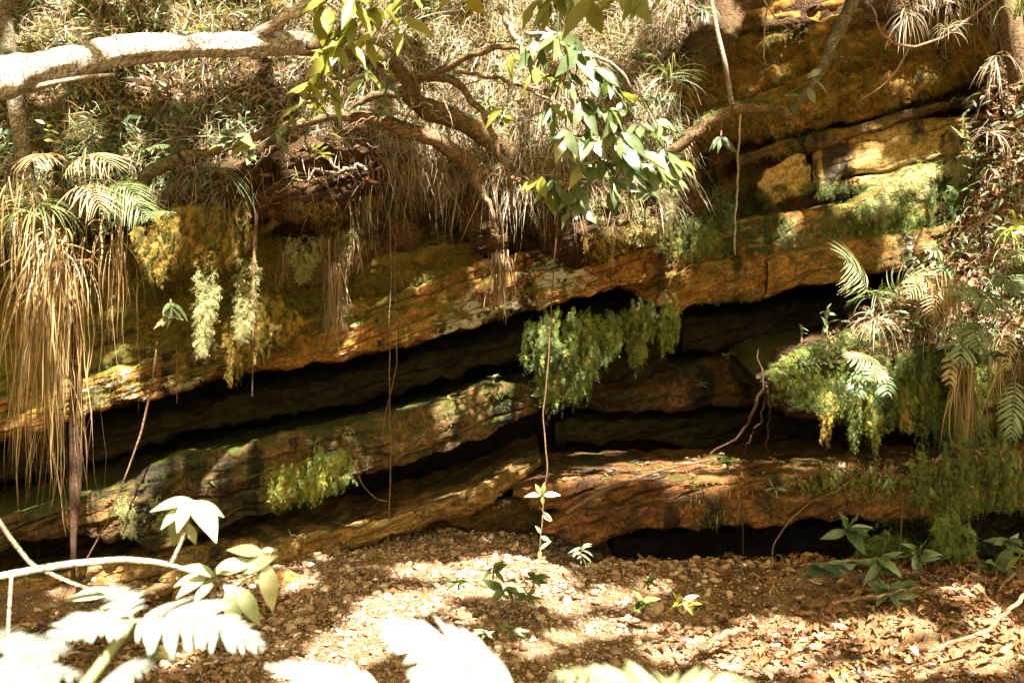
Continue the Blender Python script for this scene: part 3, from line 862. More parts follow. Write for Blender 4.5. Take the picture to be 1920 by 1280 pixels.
def gravel():
    s = Soup(); rng = np.random.default_rng(5)
    n = 85000
    x = rng.uniform(-2.6, 3.6, n); y = 3.4 + 3.2 * rng.random(n) ** .8
    dens = np.clip(1.1 - np.clip((x - .75) / 1.2, 0, 1) * 1.25 - np.clip((-1.25 - x) / .5, 0, 1), .10, 1)
    k = rng.random(n) < dens; x, y = x[k], y[k]; n = len(x)
    sz = .0049 * (1 + rng.pareto(2.3, n) * .9); sz = np.clip(sz, .0038, .032)
    pos = np.stack([x, y, ground_z(x, y) + sz * .25], 1)
    nr = np.array([0, 0, 1.]) + rng.normal(size=(n, 3)) * .35
    w = rng.integers(0, 8, n); t = np.clip(rng.normal(.5, .24, n), 0, 1)
    for q in range(8):
        for TT, i in ((PT[q], (w == q) & (sz > .014)), (PS[q], (w == q) & (sz <= .014))):
            V, Fo = inst(*TT, pos[i], basis(rdir(i.sum(), rng) * [1, 1, .3], nr[i], sz[i]))
            s.add(V, Fo, tint=np.repeat(t[i], len(TT[0])))
    stuff(s, 'gravel', M['pebble'], 'loose pale and rusty gravel covering the creek bed', 'gravel')


gravel()


def leaves_on(s, pos, nrm, size, tv, rng, flat=.35, tint=None, lift=.006):
    n = len(pos)
    V, Fo = inst(*tv, pos + nrm * lift, basis(np.cross(nrm, rdir(n, rng)) + nrm * .05, nrm + rng.normal(size=(n, 3)) * flat, size))
    s.add(V, Fo, tint=np.repeat(rng.random(n) if tint is None else tint, len(tv[0])))


def ground_litter():
    s = Soup(); rng = np.random.default_rng(6)
    x = np.concatenate([rng.uniform(.5, 3.8, 6800), rng.uniform(-2.5, 1, 650), rng.uniform(1.2, 3.4, 1500)]); n = len(x)
    y = np.concatenate([rng.uniform(3.4, 6.0, 6800), rng.uniform(3.4, 5.6, 650), rng.uniform(4.6, 5.7, 1500)])
    k = (rng.random(n) < np.clip((x - .45) / .9, .12, 1) * (1 - .75 * np.exp(-(((x - 1.25) / .55) ** 2 + ((y - 4.95) / .4) ** 2)))) & (fbm(x * 1.7, y * 2.1, 3.3, 3) > -.62); x, y = x[k], y[k]; n = len(x)
    pos = np.stack([x, y, ground_z(x, y) + rng.uniform(0, .03, n)], 1)
    leaves_on(s, pos, np.tile([0, 0, 1.], (n, 1)), rng.uniform(.026, .088, n), LF_DRY, rng, .6, np.clip(rng.normal(.50, .22, n), 0, 1))
    stuff(s, 'leaf_litter', M['litter'], 'brown fallen leaves strewn over the creek bed', 'leaf litter')


ground_litter()


BARE = [[(405, 300), (560, 255), (690, 275), (690, 350), (640, 390), (520, 410), (430, 400)], [(1010, 400), (1060, 350), (1230, 350), (1240, 420), (1160, 480), (1060, 480)]]


def bare(x, y, rng, keep=.06):
    k = np.ones(len(x), bool)
    for q in BARE: k &= ~inpoly(x, y, q) | (rng.random(len(x)) < keep)
    return x[k], y[k]


def bank_litter():
    s = Soup(); rng = np.random.default_rng(8)
    for poly, n, a, b in (([(-60, -40), (1280, -40), (1260, 260), (1100, 390), (850, 300), (650, 370), (300, 400), (0, 450), (-60, 450)], 3000, .03, .075),
                          ([(1850, 120), (1960, 60), (1980, 620), (1760, 640), (1540, 650), (1560, 615), (1650, 560), (1800, 420)], 4200, .03, .075),
                          ([(-40, 1180), (480, 1080), (570, 1110), (380, 1260), (-40, 1300)], 900, .03, .08),
                          ([(1480, 890), (1900, 840), (1950, 880), (1700, 905), (1500, 905)], 420, .03, .07),
                          ([(1030, 905), (1200, 860), (1480, 850), (1480, 890)], 120, .025, .05)):
        h, nr = cast(*bare(*pick(poly, n, rng), rng), jit=.4, rng=rng)
        k = h[:, 1] < 8.5; h, nr = h[k], nr[k]
        leaves_on(s, h, nr, rng.uniform(a, b, len(h)), LF_DRY, rng, .6, np.clip(rng.normal(.52, .24, len(h)), 0, 1), .012)
    stuff(s, 'leaf_litter', M['litter'], 'dead leaves caught on the soil banks and ledges', 'leaf litter')


bank_litter()


def dry_grass():
    s = Soup(); rng = np.random.default_rng(9)
    B1 = [(-80, -80), (1290, -80), (1275, 240), (1230, 390), (1060, 390), (860, 312), (700, 350), (420, 385), (0, 440), (-80, 450)]
    B2 = [(560, -60), (1290, -60), (1270, 280), (1200, 380), (940, 330), (760, 310), (640, 280), (560, 160)]
    for poly, n, L0, L1, w0, w1, dz in ((B1, 6000, .12, .42, .0025, .0065, -.2), (B2, 13500, .16, .52, .0025, .007, -.45), ([(300, 320), (700, 250), (1000, 300), (1250, 300), (1270, 420), (1000, 420), (860, 330), (640, 390), (300, 410)], 1500, .15, .45, .002, .005, -1.0), ([(-60, -80), (620, -80), (600, 60), (430, 70), (-60, 120)], 2600, .12, .3, .007, .018, -.1),
                                        ([(1500, -60), (1960, -60), (1930, 90), (1850, 60)], 700, .12, .35, .003, .006, -.4), ([(1850, 120), (1960, 60), (1960, 660), (1600, 640), (1760, 480), (1830, 300)], 650, .08, .30, .0025, .006, -.4)):
        h, nr = cast(*bare(*pick(poly, n, rng, clump=.55, cs=90, seed=n % 7), rng), jit=.4, rng=rng); m = len(h)
        d = nr * .75 + np.array([0, -.1, dz]) + rng.normal(size=(m, 3)) * .48
        V, Fq, k = blades(h, d, rng.uniform(L0, L1, m), rng.uniform(w0, w1, m), rng.uniform(.3, 2.4, m), 5, .10, rng=rng)
        s.add(V, Fq, tint=np.repeat(np.clip(rng.normal(.66 if n > 10000 else .58, .25, m), 0, 1), k))
    stuff(s, 'dry_grass', M['straw'], 'tangled straw-coloured dry grass hanging down the upper bank', 'dry grass')
    s = Soup()
    for poly, n, L0, L1, w0, w1 in ((B1, 2400, .12, .34, .004, .008), ([(-60, -80), (600, -80), (560, 70), (-60, 130)], 1100, .08, .2, .012, .026), ([(-40, 200), (330, 230), (300, 420), (-40, 450)], 500, .12, .34, .005, .01),
                                    ([(700, -60), (1250, -60), (1240, 120), (760, 120)], 700, .08, .18, .010, .022)):
        h, nr = cast(*bare(*pick(poly, n, rng, clump=.5, cs=70, seed=n % 5 + 3), rng), jit=.4, rng=rng); m = len(h)
        d = nr * .9 + np.array([0, -.1, .2]) + rng.normal(size=(m, 3)) * .5
        V, Fq, k = blades(h, d, rng.uniform(L0, L1, m), rng.uniform(w0, w1, m), rng.uniform(.8, 2.4, m), 5, .06, rng=rng)
        s.add(V, Fq, tint=np.repeat(np.clip(rng.normal(.55, .25, m), 0, 1), k))
    stuff(s, 'green_grass', M['greengrass'], 'green grass blades growing through the dry grass of the upper bank', 'grass')


dry_grass()


def undergrowth():
    s = Soup(); rng = np.random.default_rng(15)
    for poly, n in (([(-60, -60), (620, -60), (560, 240), (300, 400), (0, 440), (-60, 440)], 1900), ([(560, -60), (1280, -60), (1260, 300), (1150, 380), (900, 300), (640, 240)], 1300), ([(1760, 200), (1940, 100), (1960, 660), (1600, 640), (1720, 520), (1820, 400)], 800)):
        h, nr = cast(*bare(*pick(poly, n, rng, clump=.42, cs=45, seed=4), rng), jit=.4, rng=rng); m = len(h)
        d = nr * .7 + np.array([0, -.1, -.1]) + rng.normal(size=(m, 3)) * .6
        V, Fo = inst(*LF_N, h + nr * rng.uniform(.02, .16, m)[:, None], basis(d, np.array([0, -.5, .85]) + rng.normal(size=(m, 3)) * .5, rng.uniform(.03, .085, m)))
        s.add(V, Fo, tint=np.repeat(np.clip(rng.normal(.5, .25, m), 0, 1), len(LF_N[0])))
    stuff(s, 'undergrowth', M['bluegreen'], 'small grey-green leaves scattered through the growth of the banks', 'undergrowth')


undergrowth()


# ---------------------------------------------------------------- moss
def moss_at(s, h, nr, size, rng, out=.35, down=.8, tint=(.45, .22), T=SPR_S):
    n = len(h); w = rng.integers(0, 4, n)
    d = nr * out + DOWN * down + rng.normal(size=(n, 3)) * .42
    t = np.clip(rng.normal(tint[0], tint[1], n), 0, 1) if np.size(tint) == 2 else tint
    for q in range(4):
        i = w == q
        if not i.any(): continue
        V, Fo = inst(*T[q], h[i], basis(d[i], nr[i] + rng.normal(size=(i.sum(), 3)) * .5, size[i]))
        s.add(V, Fo, tint=np.repeat(t[i], len(T[q][0])))


def carpet(items, name, mat, label):
    s = Soup(); rng = np.random.default_rng(len(label))
    for poly, n, s0, s1, clump, tint in items:
        n = int(n * 1.35)
        x, y = pick(poly, n, rng, clump=clump, cs=55, seed=n % 11)
        h, nr = cast(x, y, jit=.25, rng=rng)
        tt = np.clip(tint[0] + .28 * fbm(h[:, 0] * 3.1, h[:, 1] * 3, h[:, 2] * 3.3 + n, 3) + rng.normal(size=len(h)) * tint[1], 0, 1)
        moss_at(s, h, nr, rng.uniform(s0, s1, len(h)), rng, tint=tt if len(tt) != 2 else (.5, .2))
    stuff(s, name, M[mat], label, 'moss')


carpet([([(1250, 120), (1420, 60), (1620, 70), (1860, 40), (1860, 140), (1660, 205), (1460, 240), (1380, 260), (1260, 280)], 4600, .02, .055, .50, (.62, .16)),
        ([(640, 520), (760, 485), (870, 452), (890, 490), (760, 552), (650, 575)], 1700, .02, .05, .75, (.60, .16)),
        ([(250, 470), (560, 470), (640, 520), (560, 600), (420, 640), (250, 640)], 1500, .03, .06, .62, (.5, .25)),
        ([(470, 640), (600, 590), (660, 570), (640, 640), (480, 690)], 350, .02, .045, .45, (.55, .2)),
        ([(560, 560), (640, 520), (660, 580), (560, 610)], 300, .03, .05, .8, (.6, .15)),
        ([(690, 590), (850, 520), (930, 520), (930, 580), (830, 600), (720, 600)], 500, .02, .05, .6, (.55, .2)),
        ([(1090, 440), (1250, 400), (1260, 470), (1100, 490)], 350, .03, .06, .6, (.6, .2)),
        ([(650, 370), (860, 340), (700, 430), (600, 440), (560, 380)], 420, .03, .06, .6, (.45, .2)),
        ([(1440, 240), (1560, 225), (1560, 250), (1440, 310)], 300, .03, .06, .7, (.35, .2))],
       'moss', 'moss_gold', 'orange gold moss furring the upper overhang and rock bands')
carpet([([(1250, 410), (1440, 350), (1590, 330), (1700, 350), (1830, 270), (1830, 400), (1640, 430), (1440, 470), (1290, 470)], 3600, .03, .07, .72, (.33, .15)),
        ([(640, 520), (870, 455), (890, 490), (650, 570)], 800, .02, .05, .6, (.3, .15)),
        ([(420, 560), (600, 540), (620, 600), (540, 650), (430, 680)], 1100, .03, .06, .75, (.45, .22)),
        ([(500, 880), (660, 835), (660, 900), (580, 940), (500, 950)], 1000, .03, .065, .75, (.55, .14)),
        ([(640, 800), (920, 715), (990, 720), (960, 760), (640, 830)], 600, .015, .035, .6, (.35, .15)),
        ([(0, 690), (250, 560), (420, 600), (420, 700), (0, 800)], 900, .02, .05, .5, (.25, .15)),
        ([(640, 570), (940, 490), (940, 590), (660, 660)], 500, .015, .04, .45, (.45, .2)),
        ([(1270, 470), (1440, 460), (1430, 560), (1280, 570)], 260, .02, .045, .42, (.4, .2)),
        ([(1440, 430), (1800, 400), (1790, 470), (1500, 530)], 500, .02, .05, .42, (.3, .2)),
        ([(0, 990), (300, 880), (460, 850), (460, 870), (130, 960)], 400, .012, .03, .5, (.3, .15)),
        ([(1440, 720), (1460, 670), (1600, 600), (1800, 560), (1880, 660), (1820, 800), (1640, 800), (1540, 770)], 5200, .03, .07, .85, (.45, .16)),
        ([(1460, 900), (1600, 850), (1920, 790), (1920, 950), (1760, 960), (1640, 930), (1500, 930)], 3600, .02, .06, .68, (.40, .16)),
        ([(1560, 985), (1920, 950), (1920, 1040), (1640, 1030)], 900, .02, .05, .6, (.22, .12)),
        ([(1250, 60), (1850, 20), (1850, 150), (1660, 205), (1460, 240), (1260, 280)], 1500, .03, .06, .42, (.30, .15)),
        ([(1290, 60), (1480, 60), (1460, 130), (1300, 130)], 300, .03, .05, .5, (.3, .1)),
        ([(1250, 240), (1450, 250), (1420, 380), (1260, 400)], 350, .02, .05, .45, (.25, .1)),
        ([(960, 960), (1000, 940), (1020, 1000), (860, 1000)], 200, .01, .03, .5, (.2, .1)),
        ([(1290, 900), (1480, 890), (1480, 975), (1300, 985)], 350, .015, .04, .5, (.45, .2)),
        ([(130, 200), (330, 200), (320, 330), (120, 320)], 1400, .03, .06, .62, (.45, .12)),
        ([(740, 1060), (860, 1080), (1060, 1150), (1000, 1230), (900, 1200), (800, 1110)], 700, .03, .065, .42, (.4, .15)),
        ([(1160, 1050), (1290, 1080), (1280, 1130), (1180, 1120)], 160, .03, .055, .42, (.4, .15)),
        ([(0, 400), (300, 390), (460, 420), (470, 520), (200, 560), (0, 560)], 900, .03, .07, .6, (.45, .2))],
       'moss', 'moss_green', 'dark and yellow green spikemoss on the ledges')
carpet([([(1585, 385), (1640, 345), (1740, 295), (1800, 240), (1835, 260), (1820, 330), (1680, 380), (1600, 410)], 2600, .03, .065, .95, (.70, .18)),  # strip tinted pale in place of sunlight on the ledge
        ([(1100, 370), (1190, 360), (1240, 400), (1240, 470), (1120, 430)], 700, .02, .05, .7, (.5, .2)),
        ([(1400, 420), (1600, 400), (1590, 440), (1420, 450)], 350, .03, .06, .5, (.2, .12)),
        ([(560, 130), (640, 130), (800, 130), (860, 230), (760, 300), (560, 230)], 300, .03, .05, .5, (.3, .15)),
        ([(320, 330), (420, 320), (400, 400), (300, 400)], 400, .02, .05, .7, (.3, .15)),
        ([(300, 200), (470, 200), (460, 260), (300, 270)], 350, .02, .05, .6, (.35, .15)),
        ([(220, 930), (310, 925), (320, 985), (240, 1000)], 420, .025, .055, .8, (.25, .2))],
       'moss', 'moss_pale', 'pale green moss pads catching the sun')


def clump(label, poly, Y, n, s0, s1, mat, tint=(.5, .2), name='hanging_moss', cat='hanging moss', thick=.12, group=None, seed=1, out=.3, T=SPR, down=1.1, strands=None):
    """a mass of moss sprays hanging in front of the rock, layered in depth"""
    rng = np.random.default_rng(seed)
    if down < .7:
        x, y = pick(poly, int(n * 1.6), rng)
        pts = P(x, y, Y + rng.uniform(-thick, thick * .6, len(x))); sz = rng.uniform(s0, s1, len(x)) * .75
    else:      # strands that hang from the top of the mass and thin out downwards
        xs, ys, Ys, zs = [], [], [], []
        ns = max(6, int(n / 7)); cx, cy = pick(poly, int(ns * 1.7), rng, clump=.55, cs=26, seed=seed)
        pp = np.asarray(poly, float); yy = np.linspace(pp[:, 1].min(), pp[:, 1].max(), 60)
        for a_, b_ in zip(cx, cy):
            ins = yy[inpoly(np.full(60, a_), yy, poly)]
            bot = (ins.max() if len(ins) else b_) + rng.normal() * 9
            top_ = b_ - rng.uniform(0, 14)
            L_ = (bot - top_) * rng.uniform(.35, 1.08) + 10
            m_ = max(3, int(L_ / 5.5)); q_ = np.linspace(0, 1, m_)
            xs.append(a_ + np.cumsum(rng.normal(size=m_)) * 1.3); ys.append(top_ + L_ * q_); Ys.append(np.full(m_, Y + rng.uniform(-thick, thick * .6)) + rng.normal(size=m_) * .012); zs.append(rng.uniform(s0, s1) * .66 * (1.05 - .6 * q_ ** 1.5) * rng.uniform(.7, 1.2, m_))
        x, y, sz = np.concatenate(xs), np.concatenate(ys), np.concatenate(zs); pts = P(x, y, np.concatenate(Ys))
    s = Soup(); m = len(x)
    nr = np.tile(CAMV, (m, 1)) + rng.normal(size=(m, 3)) * .6
    tt = np.clip(tint[0] + .3 * fbm(pts[:, 0] * 6, pts[:, 1] * 3, pts[:, 2] * 3 + seed, 3) + rng.normal(size=m) * tint[1], 0, 1)
    moss_at(s, pts, nr, sz, rng, out=out, down=down, tint=tt, T=T)
    return tag(s.build(name, M[mat]), label, cat, group)


clump('green fern-like moss curtain hanging over the mouth of the dark recess', [(978, 640), (990, 595), (1040, 575), (1100, 580), (1160, 590), (1166, 640), (1130, 680), (1105, 720), (1080, 745), (1045, 700), (1010, 700), (975, 680)], 5.75, 900, .05, .12, 'moss_green', (.42, .14), seed=2)
clump('yellowish tail of moss beneath the green curtain, touching the thin vine', [(1000, 690), (1060, 690), (1065, 735), (1035, 765), (1010, 735)], 5.78, 200, .05, .10, 'moss_green', (.62, .12), seed=3, thick=.06)
clump('moss curtain with brown dangling tips beside the larger green curtain', [(1165, 570), (1270, 545), (1275, 620), (1250, 655), (1225, 620), (1205, 660), (1185, 690), (1172, 640)], 5.95, 520, .05, .11, 'moss_green', (.5, .22), seed=4)
clump('golden moss bunch drooping from the bank beside the palm-like fronds', [(245, 440), (290, 400), (400, 370), (470, 390), (480, 440), (430, 490), (400, 500), (340, 480), (300, 520), (270, 500)], 5.5, 1300, .05, .11, 'moss_gold', (.5, .25), seed=5)
clump('rusty and green moss tuft dangling over the orange lip', [(415, 590), (470, 550), (560, 560), (560, 620), (500, 650), (450, 690), (432, 710), (420, 670)], 5.7, 760, .05, .10, 'moss_gold', (.5, .25), seed=6)
clump('bright yellow moss tuft growing on the face of the middle ledge', [(500, 915), (530, 880), (575, 868), (600, 838), (655, 845), (662, 868), (620, 890), (600, 925), (575, 935), (560, 905), (530, 930), (505, 930)], 5.45, 560, .035, .085, 'moss_green', (.72, .12), seed=7, thick=.06)
clump('small yellow moss tuft near the top of the middle ledge', [(820, 752), (848, 745), (850, 770), (838, 785), (822, 780)], 5.82, 90, .03, .06, 'moss_green', (.68, .1), seed=8, thick=.04)
clump('pale sunlit moss cushion on the end of the middle ledge', [(235, 965), (255, 935), (310, 928), (325, 960), (300, 985), (240, 990)], 5.55, 330, .035, .07, 'moss_pale', (.35, .2), seed=9, thick=.07, T=SPR, out=.8, down=.2)
clump('thick moss mantle spilling over the front of the mossy shelf', [(1445, 720), (1500, 690), (1600, 690), (1720, 650), (1800, 660), (1800, 740), (1720, 790), (1640, 800), (1560, 775), (1480, 740)], 5.55, 1100, .05, .11, 'moss_green', (.48, .15), seed=10, thick=.1)
for k, (a, b, lab, t) in enumerate([((1555, 735), (1550, 815), 'brownish moss tail hanging under the shelf, nearest the red roots', .85), ((1605, 760), (1600, 835), 'long green moss tail hanging under the middle of the shelf', .5), ((1640, 770), (1640, 838), 'yellowish green moss tail next to the long green one', .62), ((1700, 730), (1698, 790), 'withered moss tail under the shelf below the dry fronds', .88)]):
    w = 17
    clump(lab, [(a[0] - w, a[1]), (a[0] + w, a[1]), (b[0] + 5, b[1]), (b[0] - 5, b[1])], 5.5, 170, .04, .08, 'moss_green', (t, .1), seed=20 + k, thick=.04, group='moss tails under the shelf')
clump('spray of cypress-like green moss hanging at the foot of the right cliff', [(1740, 975), (1790, 965), (1825, 990), (1820, 1030), (1790, 1045), (1755, 1030)], 5.15, 300, .07, .14, 'moss_green', (.42, .1), seed=30, thick=.08)
clump('darker feathery moss beside the glossy seedlings', [(1605, 1010), (1680, 1000), (1715, 1030), (1680, 1060), (1610, 1050)], 5.2, 240, .06, .11, 'moss_green', (.3, .1), seed=31, thick=.08, out=.8, down=.5)
clump('rounded green moss bush on the ledge above the recess', [(1245, 430), (1300, 400), (1340, 410), (1350, 450), (1290, 480), (1240, 470)], 6.0, 420, .04, .09, 'moss_green', (.45, .14), seed=32)
clump('dark moss cushion on the ledge left of the hanging cord', [(1310, 370), (1370, 345), (1385, 420), (1330, 420)], 6.1, 220, .04, .08, 'moss_green', (.28, .1), seed=33)
clump('pale beard of moss under the sunlit clod', [(1235, 350), (1268, 340), (1272, 400), (1255, 430), (1240, 410)], 5.85, 160, .04, .08, 'moss_pale', (.3, .15), seed=34, thick=.06)
clump('moss fringe dripping from the sunny ledge', [(1590, 395), (1700, 370), (1780, 340), (1820, 350), (1800, 410), (1740, 430), (1600, 425)], 6.0, 520, .04, .10, 'moss_green', (.42, .15), seed=35, thick=.07)


clump('yellow-green moss fringe along the front of the layered brown slab', [(1490, 890), (1600, 868), (1700, 872), (1700, 930), (1620, 925), (1500, 920)], 5.36, 420, .03, .06, 'moss_green', (.58, .14), seed=41, thick=.07)
clump('wide green moss bank covering the far right of the layered slab', [(1700, 850), (1780, 820), (1940, 800), (1940, 930), (1860, 950), (1760, 955), (1700, 930)], 5.26, 900, .035, .075, 'moss_green', (.42, .16), seed=42, thick=.1)
clump('dark green moss hanging in the shaded corner under the dry fern skirt', [(1700, 800), (1760, 770), (1940, 760), (1940, 830), (1800, 850), (1720, 840)], 5.5, 500, .04, .08, 'moss_green', (.28, .12), seed=43, thick=.1)


clump('broad cushion of green spikemoss on top of the draped shelf', [(1440, 705), (1470, 665), (1560, 625), (1680, 600), (1780, 610), (1800, 660), (1700, 700), (1560, 715), (1480, 735)], 5.78, 1300, .04, .08, 'moss_green', (.46, .16), seed=51, thick=.14, T=SPR, out=.8, down=.4)


def cone(label, pts, n, mat='moss_pale', seed=1, sz=(.035, .06), tint=(.55, .2), group='pale hanging moss cones'):
    rng = np.random.default_rng(seed); a = np.asarray(pts, float)
    w = P(a[:, 0], a[:, 1], a[:, 2]); r = a[:, 3] / F * a[:, 2]
    t = rng.random(n) ** .8 * (len(a) - 1); i = np.minimum(t.astype(int), len(a) - 2); f = (t - i)[:, None]
    c = w[i] * (1 - f) + w[i + 1] * f; rr = r[i] * (1 - f[:, 0]) + r[i + 1] * f[:, 0]
    th = rng.uniform(0, 6.28, n); o = np.stack([np.cos(th), np.sin(th), 0 * th], 1)
    pos = c + o * (rr * rng.uniform(.5, 1, n))[:, None]
    s = Soup()
    moss_at(s, pos, o, rng.uniform(*sz, n), rng, out=.75, down=.8, tint=tint, T=SPR_S)
    LIT3.append(pos[(rng.random(n) < .5) & (o[:, 0] - o[:, 1] > -.3)])
    return tag(s.build('hanging_moss', M[mat]), label, 'hanging moss', group)


cone('plump pale moss cone hanging free, brightest of the pair', [(388, 505, 5.4, 20), (388, 560, 5.4, 20), (382, 610, 5.4, 13), (376, 660, 5.4, 3)], 520, seed=1)
cone('pale moss cone hanging against the thin dark stick', [(468, 480, 5.45, 20), (462, 550, 5.45, 17), (457, 600, 5.45, 12), (452, 632, 5.45, 4)], 520, seed=2, tint=(.42, .2))
cone('wedge of pale moss drooping from the brown slab', [(575, 440, 5.75, 55), (572, 480, 5.75, 26), (568, 522, 5.75, 4)], 520, seed=3, tint=(.4, .2))
cone('small pale moss fringe beside the hair-like roots', [(660, 425, 5.75, 30), (650, 450, 5.75, 16), (640, 475, 5.75, 4)], 260, seed=4, tint=(.3, .2))


# ---------------------------------------------------------------- hanging roots
def hair(label, top, length, Y, spread, n, seed, wid=(.002, .006), mat='root_hair', name='hanging_root', cat='hanging root', droop=2.0):
    rng = np.random.default_rng(seed)
    b = P(top[0] + rng.normal(size=n) * spread, top[1] + rng.uniform(-12, 25, n), Y + rng.normal(size=n) * .03)
    d = DOWN + rng.normal(size=(n, 3)) * .16
    V, Fq, k = blades(b, d, length / F * Y * rng.uniform(.35, 1, n), rng.uniform(*wid, n), droop, 9, .10, rng=rng, side=np.tile([1., 0, 0], (n, 1)) + rng.normal(size=(n, 3)) * .8)
    s = Soup(); s.add(V, Fq, tint=np.repeat(np.clip(rng.normal(.5, .25, n), 0, 1), k))
    return tag(s.build(name, M[mat]), label, cat)


hair('long hank of hair-like dead roots hanging to the orange lip', (630, 500), 170, 5.72, 9, 170, 1)
hair('broad fringe of fine dead roots under the brown slab edge', (640, 450), 80, 5.75, 26, 170, 2)
hair('matted grey roots dangling below the tree base', (938, 480), 115, 5.75, 9, 150, 3, wid=(.003, .010))
hair('thin rootlets hanging beside the pale moss wedge', (533, 470), 80, 5.78, 5, 60, 4)
hair('dark root fringe hanging from the lower limb', (760, 300), 80, 5.6, 40, 70, 6)
hair('brown dead fern stalks hanging over the soil slope', (1780, 520), 150, 5.35, 22, 110, 7, wid=(.003, .008), mat='fern_dry', name='dead_fern', cat='dead fern')
hair('long dry fern skirt trailing down beside the shelf', (1808, 680), 180, 5.3, 9, 120, 8, wid=(.004, .012), mat='fern_dry', name='dead_fern', cat='dead fern')
hair('twisted dry strands dangling at the end of the shelf', (1870, 640), 190, 5.3, 16, 40, 9, wid=(.003, .008), mat='fern_dry', name='dead_fern', cat='dead fern')
hair('rootlets dangling over the red brown slab', (1360, 930), 70, 5.45, 50, 60, 10)


# ---------------------------------------------------------------- hanging grass at the left
def hang_grass(label, x, sx, y0, y1, Y, n, l0, l1, seed, lean=0.0):
    rng = np.random.default_rng(seed)
    b = P(x + rng.normal(size=n) * sx, rng.uniform(y0, y1, n), Y + rng.normal(size=n) * .06)
    d = np.stack([rng.normal(size=n) * .20 + lean, -rng.uniform(.0, .6, n), rng.uniform(-.9, .25, n)], 1)
    V, Fq, k = blades(b, d, rng.uniform(l0, l1, n) * rng.uniform(.6, 1, n), rng.uniform(.0035, .0098, n), rng.uniform(4.5, 9, n), 16, .095, rng=rng, side=np.tile([1., .2, 0], (n, 1)) + rng.normal(size=(n, 3)) * .7, taper=3.0)
    s = Soup(); s.add(V, Fq, tint=np.repeat(np.clip(rng.normal(.55, .22, n), 0, 1), k))
    m = s.build('hanging_grass', M['hanggrass'])
    return tag(m, label, 'hanging grass')


hang_grass('great tan tress of grass hanging from the bank over the dark recess', 102, 27, 425, 545, 5.15, 330, .85, 1.5, 1)
hang_grass('thin wisp of tan grass hanging beside the great tress', 215, 14, 400, 470, 5.2, 34, .5, 1.0, 2)
hang_grass('short tuft of drooping grass at the edge of the bank', 40, 30, 300, 420, 5.1, 70, .4, .8, 3)


# ---------------------------------------------------------------- trees, stems, vines
def stick(name, label, cat, pts, mat, n=40, k=8, bark=.12, seed=0.0, group=None, wob=0.0, leaves=None):
    if name in ('vine', 'twig', 'hanging_stick') and mat != 'redroot':
        pts = [(a, b, c, d * .62) for a, b, c, d in pts]
    s = Soup(); s.add(*tube(pts, n, k, bark, seed, wob=wob))
    if not leaves:
        return tag(s.build(name, M[mat]), label, cat, group)
    a = np.asarray(pts, float)
    e = empty(name, P(*a[-1, :3]), label, cat, group)
    s.build('stem', M[mat], e)
    for (x, y, Y, dx, dz, L, lm) in leaves:
        leaf_obj(e, P(x, y, Y), np.array([dx, -.25, dz]), L, lm)
    return e


def leaf_obj(e, p, d, L, mat, tv=None, rng=R, nrm=None, tint=None):
    s = Soup()
    nrm = np.array([[0, -.6, .8]]) + rng.normal(size=(1, 3)) * .35 if nrm is None else np.asarray(nrm)[None]
    V, Fo = inst(*(tv or LF), np.asarray(p)[None], basis(np.asarray(d)[None], nrm, L))
    s.add(V, Fo, tint=float(np.clip(rng.normal(.5, .22), 0, 1)) if tint is None else tint)
    return s.build('leaf', M[mat], e)


TRUNKP = P(np.linspace(-50, 600, 60), np.interp(np.linspace(-50, 600, 60), [-50, 0, 60, 120, 200, 300, 440, 600], [165, 148, 135, 120, 100, 90, 84, 84]), np.interp(np.linspace(-50, 600, 60), [-50, 0, 60, 120, 200, 300, 440, 600], [3.35, 3.45, 3.6, 3.72, 3.9, 4.1, 4.4, 4.74]))
TREE_O = empty('leaning_tree', P(945, 330, 6.0), 'old tree with a thick pale-barked trunk leaning out across the bank', 'tree')
s = Soup(); s.add(*tube([(985, 320, 6.05, 22), (955, 290, 6.0, 20), (905, 250, 5.9, 19), (860, 225, 5.8, 18), (800, 210, 5.65, 16), (775, 185, 5.5, 15), (768, 150, 5.35, 16), (735, 115, 5.15, 17), (660, 92, 4.9, 19), (590, 84, 4.72, 22), (560, 82, 4.65, 22)], 110, 20, .26, 1.7))
s.build('limb', M['bark_warm'], TREE_O)
s = Soup(); s.add(*tube([(a_, b_, c_, d_ * 1.0) for a_, b_, c_, d_ in [(620, 86, 4.78, 17), (590, 84, 4.72, 19.5), (560, 82, 4.65, 21), (440, 84, 4.4, 23), (300, 90, 4.1, 25), (200, 100, 3.9, 27),
                   (120, 120, 3.72, 29), (60, 135, 3.6, 34), (0, 148, 3.45, 38), (-120, 185, 3.2, 44), (-300, 260, 2.9, 52), (-900, 520, 2.6, 62), (-1500, 1000, 2.6, 70), (-1750, 1500, 2.6, 76)]], 340, 28, .30, 1.0))
trunk = s.build('trunk', M['bark'], TREE_O)
s = Soup(); s.add(*tube([(945, 330, 6.0, 20), (905, 322, 5.9, 18), (860, 296, 5.75, 17), (815, 265, 5.6, 15), (770, 242, 5.5, 14), (700, 226, 5.4, 12), (640, 222, 5.35, 11), (560, 232, 5.32, 9), (480, 258, 5.3, 8), (400, 285, 5.35, 7), (345, 290, 5.45, 6)], 120, 14, .26, 2.0, wob=.03))
s.build('limb', M['bark_warm'], TREE_O)
s = Soup(); s.add(*tube([(985, 320, 6.05, 25), (935, 270, 5.97, 22), (880, 232, 5.85, 21), (825, 212, 5.7, 19), (785, 196, 5.6, 16), (760, 178, 5.55, 12)], 60, 16, .28, 8.0))
s.build('limb', M['bark_warm'], TREE_O)
